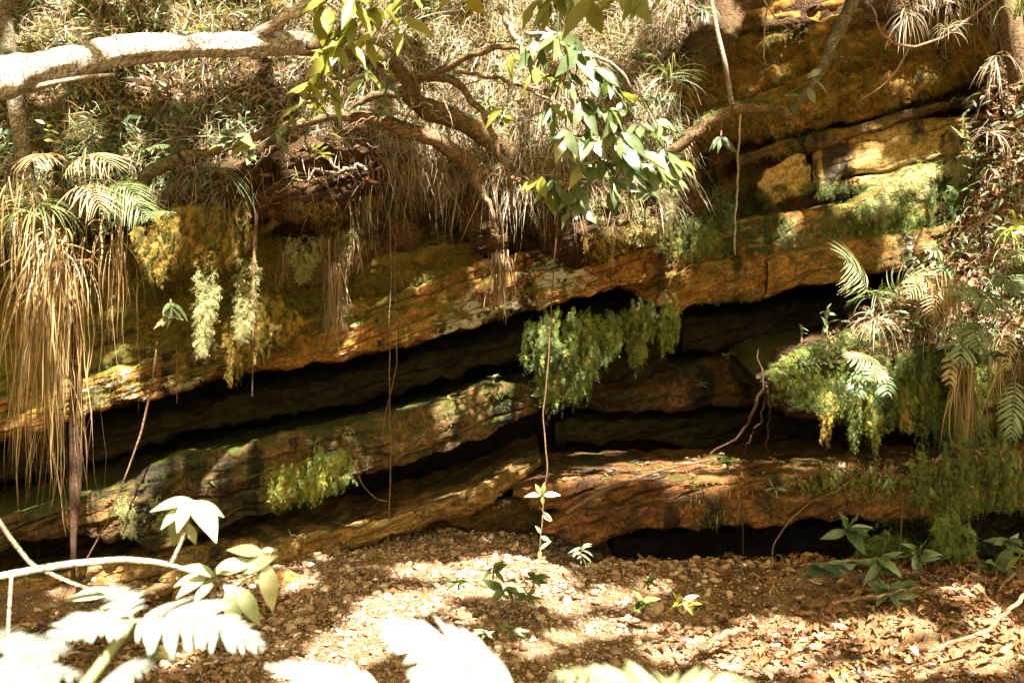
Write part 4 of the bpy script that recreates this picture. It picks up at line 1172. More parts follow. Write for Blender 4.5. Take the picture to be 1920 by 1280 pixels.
for k, (pts, mt) in enumerate([
    ([(465, 72, 4.45, 13), (500, 55, 4.45, 12), (560, 22, 4.45, 11), (620, -15, 4.45, 10), (700, -70, 4.5, 9)], 'bark'),
    ([(795, 140, 5.3, 10), (840, 145, 5.25, 8), (900, 200, 5.2, 6), (930, 270, 5.2, 5), (955, 330, 5.3, 4), (960, 400, 5.5, 3)], 'bark_warm'),
    ([(790, 140, 5.3, 9), (770, 160, 5.4, 11), (745, 172, 5.4, 9), (700, 178, 5.3, 7), (655, 205, 5.3, 4)], 'bark_warm'),
    ([(800, 145, 5.2, 8), (850, 120, 5.0, 7), (900, 95, 4.9, 6), (960, 90, 4.8, 5), (1010, 110, 4.7, 4)], 'bark_warm'),
    ([(935, 10, 4.7, 6), (950, 40, 4.7, 6), (968, 70, 4.7, 5), (985, 115, 4.7, 4)], 'twig_pale'),
    ([(1000, 40, 4.7, 4), (1060, 70, 4.7, 4), (1110, 130, 4.7, 3.5), (1135, 200, 4.7, 3), (1160, 270, 4.75, 3), (1180, 330, 4.8, 2)], 'twig_pale'),
    ([(985, 60, 4.7, 4), (1060, 85, 4.7, 3.5), (1150, 120, 4.75, 3), (1200, 180, 4.8, 3), (1240, 260, 4.85, 2)], 'twig_pale'),
    ([(955, 330, 5.2, 5), (990, 350, 5.0, 4), (1020, 355, 4.9, 3)], 'twig'),
    ([(1010, 110, 4.7, 4), (1060, 150, 4.7, 3), (1090, 230, 4.7, 2.5), (1075, 290, 4.75, 2)], 'twig'),
    ([(850, 130, 5.2, 4), (940, 150, 5.1, 3), (1030, 180, 5.0, 2.5), (1050, 210, 5, 2)], 'twig'),
    ([(870, 290, 5.85, 8), (900, 350, 5.8, 6), (925, 400, 5.8, 4), (930, 440, 5.85, 3)], 'twig'),
    ([(340, 292, 5.45, 12), (305, 312, 5.5, 13), (270, 335, 5.55, 13), (238, 360, 5.6, 10)], 'bark_lichen'),
    ([(1480, 215, 5.9, 8), (1440, 200, 5.8, 11), (1370, 205, 5.75, 13), (1310, 240, 5.75, 13), (1260, 285, 5.8, 12), (1220, 320, 5.85, 9)], 'bark_warm')]):
    s = Soup(); s.add(*tube(pts, 60, 10, .26, 3.0 + k, wob=.02)); s.build('branch', M[mt], TREE_O)


def limb_moss(pts, n, seed, mat='moss_green', tint=(.35, .15)):
    rng = np.random.default_rng(seed); a = np.asarray(pts, float); w = P(a[:, 0], a[:, 1], a[:, 2]); r = a[:, 3] / F * a[:, 2]
    t = rng.random(n) * (len(a) - 1); i = np.minimum(t.astype(int), len(a) - 2); f = (t - i)[:, None]
    o = unit(np.stack([rng.normal(size=n) * .6, -rng.random(n) * .8, rng.random(n) * 1.1 + .1], 1))
    pos = w[i] * (1 - f) + w[i + 1] * f + o * (r[i] * .95)[:, None]
    k = pn(pos[:, 0] * 7, pos[:, 1] * 7, pos[:, 2] * 7 + seed) > -.08; pos, o = pos[k], o[k]
    s = Soup(); moss_at(s, pos, o, rng.uniform(.015, .04, len(pos)), rng, out=.9, down=.35, tint=tint); s.build('moss', M[mat], TREE_O)


limb_moss([(955, 290, 6.0, 20), (905, 250, 5.9, 19), (860, 225, 5.8, 18), (800, 210, 5.65, 16), (770, 190, 5.52, 15)], 900, 1)
limb_moss([(945, 330, 6.0, 20), (905, 322, 5.9, 18), (860, 296, 5.75, 17), (815, 265, 5.6, 15), (700, 226, 5.4, 12)], 260, 2)
limb_moss([(1480, 215, 5.9, 8), (1440, 200, 5.8, 11), (1370, 205, 5.75, 13), (1310, 240, 5.75, 13), (1260, 285, 5.8, 12), (1220, 320, 5.85, 9)], 900, 3, tint=(.5, .2))
limb_moss([(345, 290, 5.45, 12), (305, 312, 5.5, 13), (270, 335, 5.55, 13), (238, 360, 5.6, 10)], 300, 4)
for k in range(26):      # fine side twigs
    rng = np.random.default_rng(1500 + k); q = P(rng.uniform(480, 1010), rng.uniform(70, 250), rng.uniform(4.8, 5.6))
    d = unit(np.array([rng.normal() * .8 + .2, -.3, rng.normal() * .5 - .3])); L = rng.uniform(.2, .6)
    s = Soup(); s.add(*tube(np.array([[*q, .005], [*(q + d * L * .5), .0035], [*(q + d * L + DOWN * .1 * L), .0012]]), 26, 6, .2, k, px=False, wob=.04))
    e2 = unit(d + rng.normal(size=3) * .7); j = q + d * L * .45; s.add(*tube(np.array([[*j, .003], [*(j + e2 * L * .25), .002], [*(j + e2 * L * .45), .001]]), 14, 5, .2, k, px=False, wob=.02))
    s.build('twig', M['twig' if k % 3 else 'twig_pale'], TREE_O)


def spray(x, y, Y, n, L, mat, seed, aim=(0, -.3, -.4), spread=.75, tv=None, lt=0, tint=(.5, .25), parent=TREE_O):
    """leaves whorled about a twig tip"""
    rng = np.random.default_rng(seed); s = Soup(); tv = tv or LF
    th = np.linspace(0, 6.28, n, endpoint=False) + rng.uniform(0, 6)
    d = np.stack([np.cos(th) * spread, np.sin(th) * spread * .6, np.sin(th) * spread * .55], 1) + np.array(aim) + rng.normal(size=(n, 3)) * .18
    p = P(x, y, Y)[None] + rng.normal(size=(n, 3)) * .012 - unit(np.array(aim))[None] * rng.uniform(0, .07, n)[:, None]
    nr = np.array([.1, -.45, .85]) + rng.normal(size=(n, 3)) * .38
    Vs = []
    for j in range(n):
        wd = (np.ptp(tv[0][:, 1])) * rng.uniform(.75, 1.2)
        t2 = leaf_t(wd, rng.uniform(.02, .25), rng.uniform(-.05, .5), 9, 1.0, rng.uniform(.75, .98), rng.uniform(0, .25))
        V, Fo = inst(*t2, p[j:j + 1], basis(d[j:j + 1], nr[j:j + 1], L * rng.choice([.55, .8, 1.0, 1.1]) * rng.uniform(.85, 1.1)))
        s.add(V, Fo, tint=float(np.clip(rng.normal(tint[0], tint[1]), 0, 1))); Vs.append(V)
    V = np.concatenate(Vs)
    # the twig that carries them
    q = P(x, y, Y)
    a = unit(np.array(aim)) * -.22 + np.array([0, .03, .02])
    s.add(*tube(np.array([[*(q + a), .004], [*(q + a * .4), .0035], [*q, .002]]), 8, 5, px=False), tint=.1)
    s.build('leaf_cluster', M[mat], parent)
    if lt:
        i = rng.random(len(V)) < lt * .5
        LIT3.append(V[i])


CL = [(1240, 330, 4.8, 7, .18, 'glossleaf', .05), (1265, 315, 4.85, 6, .15, 'glossleaf', .02), (1150, 345, 4.75, 7, .19, 'glossleaf', .02), (1195, 285, 4.75, 7, .19, 'glossleaf', .06), (1235, 235, 4.85, 6, .15, 'glossleaf', .06), (1075, 385, 4.85, 6, .16, 'glossleaf', 0), (1000, 95, 4.65, 6, .17, 'glossleaf', .25), (1045, 75, 4.65, 6, .17, 'glossleaf', .9), (1085, 100, 4.65, 7, .19, 'glossleaf', .9), (1120, 140, 4.65, 6, .17, 'glossleaf', .9), (1060, 150, 4.7, 6, .16, 'glossleaf', .6), (1095, 200, 4.7, 7, .17, 'glossleaf', .25),
      (1030, 215, 4.75, 6, .16, 'glossleaf', .12), (1140, 215, 4.7, 7, .18, 'glossleaf', .12), (1060, 260, 4.7, 8, .18, 'glossleaf', .05), (1110, 260, 4.7, 7, .18, 'glossleaf', .05), (1165, 270, 4.7, 8, .19, 'glossleaf', .06),
      (1205, 250, 4.8, 6, .17, 'glossleaf', .06), (1180, 315, 4.75, 7, .19, 'glossleaf', .03), (1215, 320, 4.8, 6, .17, 'glossleaf', .06), (1250, 290, 4.85, 6, .15, 'glossleaf', .06), (1040, 350, 4.85, 8, .17, 'glossleaf', .02), (1005, 345, 4.9, 5, .17, 'youngleaf', 0),
      (1080, 360, 4.85, 5, .15, 'glossleaf', .05), (1010, 150, 4.9, 5, .15, 'youngleaf', .2), (960, 120, 4.9, 5, .15, 'youngleaf', .2), (950, 215, 5.1, 4, .14, 'youngleaf', 0), (1150, 170, 4.8, 5, .15, 'glossleaf', .6), (1180, 200, 4.85, 5, .14, 'glossleaf', .06), (1090, 310, 4.8, 6, .17, 'glossleaf', .02), (1130, 310, 4.8, 6, .16, 'glossleaf', 0)]
for k, (x, y, Y, n, L, m_, l_) in enumerate(CL):
    spray(x, y, Y, n, L * .9, m_, 100 + k, aim=(.30 if x > 1080 else -.05, -.40, -.70), lt=l_, tint=(.48, .24), tv=leaf_t(.38, .10, .22, 8))
CL2 = [(610, 20, 4.1, 7, .16), (660, 40, 4.1, 7, .16), (700, 20, 4.2, 7, .15), (640, 90, 4.1, 6, .15), (610, 110, 4.1, 7, .15), (590, 160, 4.2, 6, .15), (620, 180, 4.2, 6, .16), (660, 0, 4.0, 7, .17), (740, 60, 4.4, 5, .14), (760, 0, 4.3, 6, .15), (690, 80, 4.3, 5, .13), (570, 200, 4.3, 4, .13), (720, 130, 4.5, 3, .12), (680, 150, 4.5, 4, .12), (840, 0, 4.4, 5, .15)]
for k, (x, y, Y, n, L) in enumerate(CL2):
    spray(x, y, Y, n, L, 'youngleaf', 200 + k, aim=(-.25, -.2, -.55), lt=.12 if k % 3 == 0 else 0, tint=(.35, .25), tv=leaf_t(.34, .08, .25, 8))
for k, (x, y, Y, n, L) in enumerate([(1105, 5, 4.2, 4, .16), (1165, -5, 4.2, 6, .16), (1200, 0, 4.2, 6, .15), (1015, 20, 4.4, 5, .14), (1040, 0, 4.3, 4, .16)]):
    spray(x, y, Y, n, L, 'youngleaf', 240 + k, aim=(0, -.2, -.8), tint=(.3, .2))
for k, (x, y, Y, n, L) in enumerate([(440, 262, 5.0, 7, .14), (465, 285, 5.0, 4, .15), (425, 250, 5.05, 5, .12), (520, 250, 5.1, 4, .12), (550, 230, 5.1, 3, .10)]):
    spray(x, y, Y, n, L, 'glossleaf', 260 + k, aim=(-.4, -.3, -.35), tint=(.62, .15), tv=leaf_t(.40, .08, .2, 8))
# drooping strap leaves on the trunk
for a, b in (((715, 160), (-.25, .1)), ((728, 175), (.05, -1)), ((735, 165), (.35, -.9))):
    spray(*a, 5.0, 1, .32, 'glossleaf', 270 + a[0], aim=(b[0], -.2, b[1]), spread=.05, tv=leaf_t(.14, .2, .2, 8), tint=(.2, .05))

for x, y, rx, ry in [(50, 118, 34, 20), (140, 100, 14, 20), (110, 128, 14, 8), (205, 88, 8, 6), (262, 84, 14, 18), (292, 78, 8, 8), (328, 84, 5, 22), (388, 84, 4, 18), (430, 84, 5, 22), (466, 84, 9, 20), (560, 40, 20, 8), (8, 158, 16, 16)]:
    Yt = np.interp(x, [0, 120, 200, 300, 440, 560], [3.4, 3.66, 3.84, 4.04, 4.34, 4.6]); lit(x, y, Yt, rx, ry, int(40 + rx * ry / 3))
for x, y, rx, ry, Y in [(655, 218, 18, 6, 5.3), (740, 236, 10, 8, 5.42), (820, 262, 14, 10, 5.55), (690, 90, 6, 12, 4.9), (705, 96, 5, 12, 5.0), (860, 120, 30, 8, 4.95), (960, 90, 20, 60, 4.68), (1340, 80, 14, 90, 5.58), (975, 70, 12, 40, 4.68)]:
    lit(x, y, Y, rx, ry, 60)

stick('slender_tree', 'slender lichen-blotched trunk standing behind the leaning one', 'tree', [(5, -60, 5.3, 15), (8, 40, 5.25, 15), (20, 130, 5.2, 15), (35, 230, 5.2, 15), (48, 320, 5.2, 15), (62, 400, 5.3, 17)], 'bark_lichen', 80, 14, .1, 5)
stick('slender_tree', 'brown trunk rising from the grass behind the leaning tree', 'tree', [(352, -80, 6.9, 15), (360, 0, 6.8, 15), (375, 60, 6.6, 17), (380, 110, 6.4, 20)], 'bark_warm', 50, 12, .12, 6)
stick('mossy_tree', 'dark mossy trunk rising at the top corner of the soil slope', 'tree', [(1890, -80, 5.5, 16), (1896, 20, 5.5, 18), (1902, 90, 5.55, 20), (1915, 150, 5.6, 22)], 'bark_warm', 50, 12, .15, 7)
stick('branch', 'mossy branch reaching down in front of the orange overhang', 'branch', [(1612, -60, 5.6, 12), (1592, 20, 5.6, 12), (1560, 80, 5.6, 11), (1545, 125, 5.62, 9), (1512, 172, 5.7, 7), (1485, 205, 5.8, 4)], 'bark_lichen', 60, 12, .18, 8,
      leaves=[(1540, 130, 5.5, -.5, -.3, .10, 'bluegreen'), (1525, 150, 5.5, .6, -.5, .11, 'bluegreen'), (1505, 165, 5.55, -.8, -.2, .10, 'bluegreen'), (1515, 165, 5.5, .3, -.8, .10, 'bluegreen'), (1500, 180, 5.55, -.9, .1, .09, 'bluegreen'), (1555, 110, 5.5, .5, .1, .08, 'bluegreen'), (1497, 190, 5.55, -.4, -.7, .09, 'bluegreen')])
stick('sapling', 'sunlit straight grey stem standing on the mossy root', 'sapling', [(1322, -60, 5.55, 4), (1345, 60, 5.58, 4.5), (1360, 120, 5.6, 4.5), (1372, 195, 5.72, 5)], 'twig_pale', 50, 8, .2, 9)
stick('branch', 'thin pale branch lying just below the leaning trunk', 'branch', [(-60, 195, 3.4, 6), (30, 172, 3.5, 6), (100, 155, 3.6, 5), (160, 145, 3.7, 4), (215, 140, 3.8, 3)], 'twig_pale', 40, 8, .1, 10)
stick('twig', 'curling brown twig with a single green leaf in the upper right', 'twig', [(1885, -20, 5.0, 4), (1830, 25, 5.0, 4), (1770, 70, 5.0, 4), (1715, 89, 5.0, 4), (1675, 82, 5.0, 4), (1650, 60, 5.0, 3.5), (1642, 35, 5.0, 3)], 'twig', 60, 6, .1, 11,
      leaves=[(1644, 40, 5.0, -.3, 1, .10, 'youngleaf'), (1640, 42, 5.0, -.4, .1, .04, 'youngleaf')])
stick('twig', 'forked dead twig curving down before the orange moss', 'twig', [(1690, -10, 5.2, 2.5), (1710, 50, 5.2, 2.5), (1705, 90, 5.2, 2.5), (1680, 135, 5.2, 2.5), (1650, 165, 5.2, 2), (1616, 186, 5.2, 2)], 'twig_pale', 50, 6, .1, 12)
stick('twig', 'slanting bare twig near the pale straight stem', 'twig', [(1420, -20, 5.6, 2.5), (1450, 30, 5.6, 2.5), (1485, 62, 5.6, 2), (1490, 55, 5.6, 1.5)], 'twig_pale', 30, 6, .1, 13)
stick('twig', 'thin crooked rootlet hanging over the orange moss', 'twig', [(1440, 10, 5.7, 2.5), (1435, 40, 5.7, 3), (1432, 70, 5.7, 3), (1434, 120, 5.7, 1.5)], 'twig_pale', 30, 6, .1, 14, wob=.01)
stick('vine', 'long pale vine hanging past the green moss curtain with leaves at its tip', 'vine', [(1046, 400, 4.9, 2.2), (1040, 480, 4.9, 2.2), (1032, 600, 4.9, 2.2), (1028, 680, 4.9, 2.2), (1018, 780, 4.9, 2.2), (1026, 870, 4.9, 2.2), (1018, 960, 4.9, 2.2), (1012, 1040, 4.9, 2)], 'vine', 120, 6, .05, 15, wob=.008,
      leaves=[(1015, 928, 4.9, -1, .1, .085, 'sapleaf'), (1016, 926, 4.9, -.6, .9, .06, 'sapleaf'), (1017, 926, 4.9, .2, 1, .06, 'sapleaf'), (1018, 928, 4.9, 1, .15, .085, 'sapleaf'), (1017, 930, 4.9, .05, -1, .045, 'sapleaf'), (1018, 965, 4.9, .5, -.3, .05, 'sapleaf'), (1019, 960, 4.9, .8, -.5, .06, 'sapleaf'), (1014, 1000, 4.9, -.3, .6, .05, 'sapleaf'),
              (1014, 1005, 4.9, .8, -.3, .05, 'sapleaf'), (1013, 1030, 4.9, .6, .7, .07, 'sapleaf'), (1012, 1030, 4.9, 0, -1, .05, 'sapleaf'), (1018, 962, 4.9, -.2, .8, .04, 'sapleaf')])
stick('vine', 'thin double vine hanging across the middle ledge to the gravel', 'vine', [(731, 400, 5.1, 1.7), (733, 500, 5.1, 1.7), (731, 600, 5.1, 1.7), (730, 700, 5.1, 1.7), (733, 850, 5.1, 2), (730, 950, 5.1, 2), (726, 1050, 5.1, 1.7), (742, 1072, 5.1, 1.4), (760, 1095, 5.1, 1.2)], 'vine', 120, 6, .05, 16, wob=.006)
stick('vine', 'fine vine crossing over the thin double vine', 'vine', [(746, 380, 5.12, 1.4), (740, 500, 5.12, 1.4), (743, 620, 5.12, 1.4), (744, 690, 5.12, 1.4), (722, 780, 5.08, 1.4), (717, 810, 5.08, 1.4), (722, 822, 5.08, 1.2)], 'vine', 90, 6, .05, 17, wob=.006)
stick('twig', 'crooked bare twig hooked to the thin double vine', 'twig', [(662, 848, 5.1, 2), (690, 866, 5.1, 2), (665, 872, 5.1, 2), (680, 910, 5.1, 2), (705, 935, 5.1, 2), (729, 940, 5.1, 2)], 'vine', 50, 6, .1, 18)
stick('vine', 'brown vine slanting from the lip down to the lower ledge', 'vine', [(295, 640, 5.35, 2), (285, 720, 5.3, 4), (265, 810, 5.3, 3.4), (240, 880, 5.3, 2.6), (200, 980, 5.25, 2.5), (150, 1070, 5.2, 2.5)], 'vine', 80, 7, .15, 19)
stick('hanging_stick', 'straight brown stick hanging between the pale moss cones', 'stick', [(482, 395, 5.5, 5), (478, 450, 5.48, 6), (475, 560, 5.45, 4), (474, 660, 5.45, 3), (473, 742, 5.45, 1.5)], 'vine', 60, 8, .1, 20)
stick('root', 'bare curved root crossing below the earth lump', 'root', [(565, 380, 5.55, 8), (530, 408, 5.6, 8), (500, 428, 5.7, 8), (470, 440, 5.9, 7)], 'vine', 40, 8, .15, 21)
stick('vine', 'short thread hanging from the left of the orange lip', 'vine', [(331, 640, 5.4, 1.5), (331, 700, 5.4, 1.4), (332, 757, 5.4, 1)], 'vine', 30, 5, .05, 22)
stick('vine', 'knobbly cord hanging in front of the green ledge moss', 'vine', [(1388, 215, 5.6, 3), (1384, 300, 5.6, 3.5), (1381, 380, 5.6, 3), (1376, 470, 5.6, 3), (1379, 478, 5.6, 2)], 'twig_pale', 60, 7, .4, 23, wob=.008)
stick('vine', 'red-brown vine looping over the red slab to the leafy ground', 'vine', [(1612, 885, 5.15, 2.5), (1570, 920, 5.15, 2.5), (1520, 940, 5.15, 2.5), (1480, 975, 5.1, 2.5), (1450, 1020, 5.05, 2.3), (1443, 1075, 5.0, 2)], 'vine', 60, 6, .1, 24)
stick('vine', 'pale runner trailing from the small round-leaved plant over the slab', 'vine', [(1375, 870, 5.35, 2.2), (1410, 900, 5.3, 2.2), (1450, 930, 5.25, 2.4), (1500, 941, 5.2, 2.4), (1540, 936, 5.15, 2)], 'vine', 50, 6, .1, 25)
stick('hanging_stick', 'thin orange stick standing against the mossy slab front', 'stick', [(1693, 935, 5.0, 1.5), (1690, 990, 5.0, 1.7), (1686, 1040, 5.0, 1.5)], 'vine', 30, 6, .1, 26)
stick('hanging_stick', 'dark straight rootlet hanging under the red slab', 'stick', [(1393, 965, 5.35, 1.2), (1393, 1010, 5.35, 1.2), (1394, 1050, 5.35, 1)], 'redroot', 30, 6, .1, 27)
for k, (a, lab) in enumerate([([(1424, 655, 5.75, 1.2), (1428, 700, 5.75, 1.8), (1430, 735, 5.75, 3.2), (1412, 775, 5.78, 3.5), (1385, 822, 5.85, 2.5), (1330, 845, 5.9, 1.5)], 'thickest red root slanting down under the shelf'), ([(1440, 705, 5.72, 1.2), (1436, 750, 5.72, 2), (1418, 800, 5.75, 2), (1392, 850, 5.8, 1)], 'thin red root next to the thickest one'), ([(1436, 715, 5.8, 2), (1444, 770, 5.8, 2.2), (1436, 845, 5.85, 1.4)], 'upright red root at the back of the group under the shelf')]):
    stick('root', lab, 'root', a, 'redroot', 40, 7, .3, 30 + k, wob=.025, group='red roots under the shelf')
e = stick('root_column', 'fibrous reddish root column hanging straight down through the tan grass', 'root', [(143, 560, 5.3, 9), (143, 700, 5.3, 11), (142, 800, 5.28, 12), (143, 870, 5.25, 12), (140, 940, 5.22, 9), (138, 1000, 5.2, 6), (137, 1085, 5.2, 4)], 'redroot', 90, 12, .3, 35)
stick('root', 'thin brown root arching over the top of the red slab', 'root', [(1060, 962, 5.42, 4), (1095, 940, 5.45, 5), (1130, 918, 5.5, 5), (1170, 905, 5.55, 4), (1240, 880, 5.7, 3), (1330, 862, 5.9, 2)], 'vine', 50, 7, .15, 36)
for k, (a, lab) in enumerate([([(1350, 1205, 4.2, 5), (1310, 1215, 4.2, 6), (1360, 1188, 4.25, 7), (1400, 1180, 4.3, 4)], 'short pale dead branch lying on the leaves'), ([(1740, 1222, 4.1, 2.5), (1800, 1200, 4.1, 3.5), (1850, 1180, 4.12, 4), (1885, 1150, 4.15, 4), (1930, 1110, 4.2, 4)], 'bare pale branch rising from the leaf litter'),
                                  ([(1500, 1060, 5.0, 3), (1590, 1052, 5.0, 3.5), (1700, 1042, 5.05, 2)], 'thin brown twig on the ground before the low dark rock'), ([(1280, 1180, 4.4, 3), (1230, 1200, 4.35, 3), (1180, 1230, 4.3, 2)], 'crooked twig where the gravel meets the leaves'),
                                  ([(1560, 1130, 4.6, 3), (1650, 1115, 4.6, 3), (1740, 1100, 4.65, 2)], 'thin straight twig below the glossy seedlings'), ([(1900, 1075, 4.8, 3), (1850, 1130, 4.6, 3), (1810, 1180, 4.4, 2)], 'slim branching twig beside the bare pale branch')]):
    stick('fallen_branch', lab, 'branch', a, 'twig', 40, 7, .3, 40 + k, wob=.012)
for k in range(70):   # bare stems tangled in the bank
    rng = np.random.default_rng(900 + k)
    x, y = rng.uniform(60, 1260), rng.uniform(-20, 330)
    h, nr = cast([x], [y])
    if not len(h) or h[0, 1] > 8: continue
    q = h[0] + nr[0] * .08; d = unit(np.array([rng.normal() * .8, -.2, rng.normal() * .7 - .2])); L = rng.uniform(.3, .8)
    s = Soup(); s.add(*tube(np.array([[*(q - d * L / 2), .0045 + .003 * (k % 3)], [*q, .0035 + .002 * (k % 3)], [*(q + d * L / 2 + DOWN * .08), .0015]]), 30, 6, .25, k, px=False, wob=.05))
    j = q + d * L * .15; d2 = unit(d + rng.normal(size=3) * .6); s.add(*tube(np.array([[*j, .003], [*(j + d2 * L * .2), .002], [*(j + d2 * L * .42 + DOWN * .05), .001]]), 16, 5, .2, k + .5, px=False, wob=.02))
    tag(s.build('dead_twig', M['twig' if k % 2 else 'twig_pale']), 'bare dead stem tangled in the dry grass of the bank', 'stem', 'bare stems tangled in the bank grass')

for k in range(26):   # leafy sprigs in the bank
    rng = np.random.default_rng(1200 + k)
    x, y = (rng.uniform(620, 1230), rng.uniform(-10, 260)) if k % 2 else (rng.uniform(30, 640), rng.uniform(0, 360))
    h, nr = cast([x], [y])
    if not len(h) or h[0, 1] > 8: continue
    q = h[0] + nr[0] * .02
    e = empty('leafy_sprig', q, 'leafy green sprig growing out of the dry grass of the bank', 'sprig', 'leafy sprigs in the bank grass')
    up_ = unit(nr[0] * .8 + np.array([rng.normal() * .5, -.3, .5])); L = rng.uniform(.15, .32)
    path = np.array([q, q + up_ * L * .5, q + up_ * L + DOWN * L * .15])
    s = Soup(); s.add(*tube(np.concatenate([path, [[.003], [.0025], [.0012]]], 1), 16, 5, .1, k, px=False)); s.build('stem', M['twig'], e)
    lm = ['bluegreen', 'fern', 'youngleaf', 'fern'][k % 4]; Ls = rng.uniform(.05, .10); t2 = leaf_t(rng.uniform(.22, .42), .12, .3, 8)
    for j in range(rng.integers(7, 12)):
        t = rng.uniform(.3, 1); p = q + up_ * L * t
        a = j * 2.4 + rng.normal() * .4
        leaf_obj(e, p, np.array([math.cos(a), -.45, math.sin(a) * .5 + .1]) + rng.normal(size=3) * .2, Ls * rng.uniform(.6, 1.15), lm, tv=t2, rng=rng, nrm=np.array([0, -.6, .8]) + rng.normal(size=3) * .4)
# ---------------------------------------------------------------- ferns and small plants
def fern_plant(label, fronds, mat, group=None, litk=0.0, name='fern', cat='fern', **kw):
    """fronds: (x0,y0,Y0, x1,y1,Y1, npair, pinna length, pinna width, droop)"""
    f0 = fronds[0]
    e = empty(name, P(f0[0], f0[1], f0[2]), label, cat, group)
    for k, (x0, y0, Y0, x1, y1, Y1, npair, pl, pw, droop) in enumerate(fronds):
        a, b = P(x0, y0, Y0), P(x1, y1, Y1)
        L = np.linalg.norm(b - a) * (1 + .04 * droop * droop)
        d = unit(b - a) + np.array([0, 0, droop * .5])
        rng = np.random.default_rng(int(x0 * 7 + y1 * 3 + k))
        s = frond(a, d, kw.get('up', (0, -.75, .65)), L, npair, pl, pw, droop, rng=rng, ang=kw.get('ang', 60), pdroop=kw.get('pdroop', .35), start=kw.get('start', .15), prof=kw.get('prof'), rw=kw.get('rw', .004), lobed=kw.get('lobed', False))
        if litk:
            V = np.concatenate(s.V); LIT3.append(V[rng.random(len(V)) < litk])
        s.build('frond', M[mat], e)
    return e


def strap_tuft(label, x, y, Y, n, L, mat, seed, name='fern', cat='fern', w=.008, up=.6, sx=.9, litk=0, droop=(1.5, 3), group=None, arc=None):
    rng = np.random.default_rng(seed)
    b = np.tile(P(x, y, Y), (n, 1)) + rng.normal(size=(n, 3)) * .012
    th = rng.uniform(*(arc or (0, 6.28)), n)
    d = np.stack([np.cos(th) * sx, -np.abs(np.sin(th)) * .7, np.sin(th) * .5 + up], 1)
    V, Fq, k = blades(b, d, L * rng.uniform(.7, 1.1, n), w * rng.uniform(.7, 1.2, n), rng.uniform(*droop, n), 9, .015, rng=rng, side=np.tile([0, -.6, .8], (n, 1)) + rng.normal(size=(n, 3)) * .3, taper=2.2)
    s = Soup(); s.add(V, Fq, tint=np.repeat(np.clip(rng.normal(.5, .22, n), 0, 1), k))
    if litk: LIT3.append(V[rng.random(len(V)) < litk])
    return tag(s.build(name, M[mat]), label, cat, group)


PALM = lambda q: np.sin(np.pi * np.clip(q * .8 + .2, 0, 1)) ** .5
# palm-like fronds on the left of the bank
fern_plant('palm-like tuft of yellowish fronds drooping at the left of the bank', [(120, 330, 5.2, 215, 300, 4.9, 16, .17, .009, 1.4), (100, 310, 5.2, 60, 300, 4.9, 14, .16, .009, 1.3), (140, 360, 5.2, 190, 400, 4.85, 16, .17, .009, 1.2)], 'fern_dry', up=(0, -.5, .85), pdroop=.6, litk=.10, prof=PALM)
fern_plant('arched green palm-like frond above the golden moss', [(175, 385, 5.2, 265, 360, 4.9, 18, .16, .009, 1.8), (190, 395, 5.2, 275, 400, 4.9, 18, .16, .009, 1.4)], 'fern', up=(0, -.5, .85), pdroop=.7, litk=.12, prof=PALM)
fern_plant('small feathery fern frond beside the lichen-covered limb', [(245, 300, 5.2, 320, 270, 5.1, 16, .06, .008, .9), (330, 400, 5.1, 250, 420, 5.0, 14, .07, .010, 1.0)], 'fern', up=(0, -.5, .85), litk=.1)
strap_tuft('spiky grass tuft at the foot of the slender trunk', 70, 390, 5.1, 40, .38, 'greengrass', 4, name='grass_tuft', cat='grass', litk=.08)
strap_tuft('fine grass tuft hanging beside the earth lump', 395, 315, 5.3, 22, .38, 'greengrass', 5, name='grass_tuft', cat='grass', w=.005, arc=(-.9, .9), up=.2)
strap_tuft('wispy green grass arching over the dark gap in the bank', 1255, 150, 5.6, 26, .40, 'greengrass', 6, name='grass_tuft', cat='grass', w=.005, arc=(-.6, 2.2), up=.5, litk=.1)
strap_tuft('pale spidery leaf tuft on the grassy corner above the mossy root', 1235, 190, 5.5, 26, .22, 'bluegreen', 7, name='grass_tuft', cat='grass', w=.010, litk=.25)
strap_tuft('spidery plant of narrow leaves under the grassy corner', 1255, 245, 5.6, 22, .18, 'bluegreen', 8, name='grass_tuft', cat='grass', w=.010, litk=.15)
strap_tuft('narrow-leaved rosette growing up the pale straight stem', 1320, 25, 5.5, 26, .14, 'bluegreen', 9, name='grass_tuft', cat='grass', w=.012, litk=.35)
strap_tuft('wiry air plant perched on the curling brown twig', 1775, 55, 5.0, 26, .16, 'straw', 10, name='air_plant', cat='air plant', w=.004, litk=.1)
strap_tuft('yellow-green strappy plant on the soil slope', 1900, 430, 5.3, 12, .24, 'youngleaf', 12, name='grass_tuft', cat='grass', w=.020, litk=.15)
strap_tuft('long leaning grass blades at the upper corner of the slope', 1905, 30, 5.3, 20, .35, 'greengrass', 13, name='grass_tuft', cat='grass', w=.007, arc=(1.2, 2.6), litk=.2)
strap_tuft('drooping grass tuft below the pair of palm-like fronds', 1640, 555, 5.5, 34, .24, 'greengrass', 14, name='grass_tuft', cat='grass', w=.006, litk=.05)
strap_tuft('dry straw tuft on the slope above the shelf', 1640, 600, 5.5, 34, .26, 'straw', 15, name='grass_tuft', cat='grass', w=.006, litk=.06)
strap_tuft('little grass tuft clinging to the lowest pale gold ledge', 803, 950, 5.6, 14, .09, 'greengrass', 16, name='grass_tuft', cat='grass', w=.004)
strap_tuft('small grass tuft near the tip of the lowest pale gold ledge', 895, 918, 5.7, 12, .07, 'greengrass', 17, name='grass_tuft', cat='grass', w=.004)

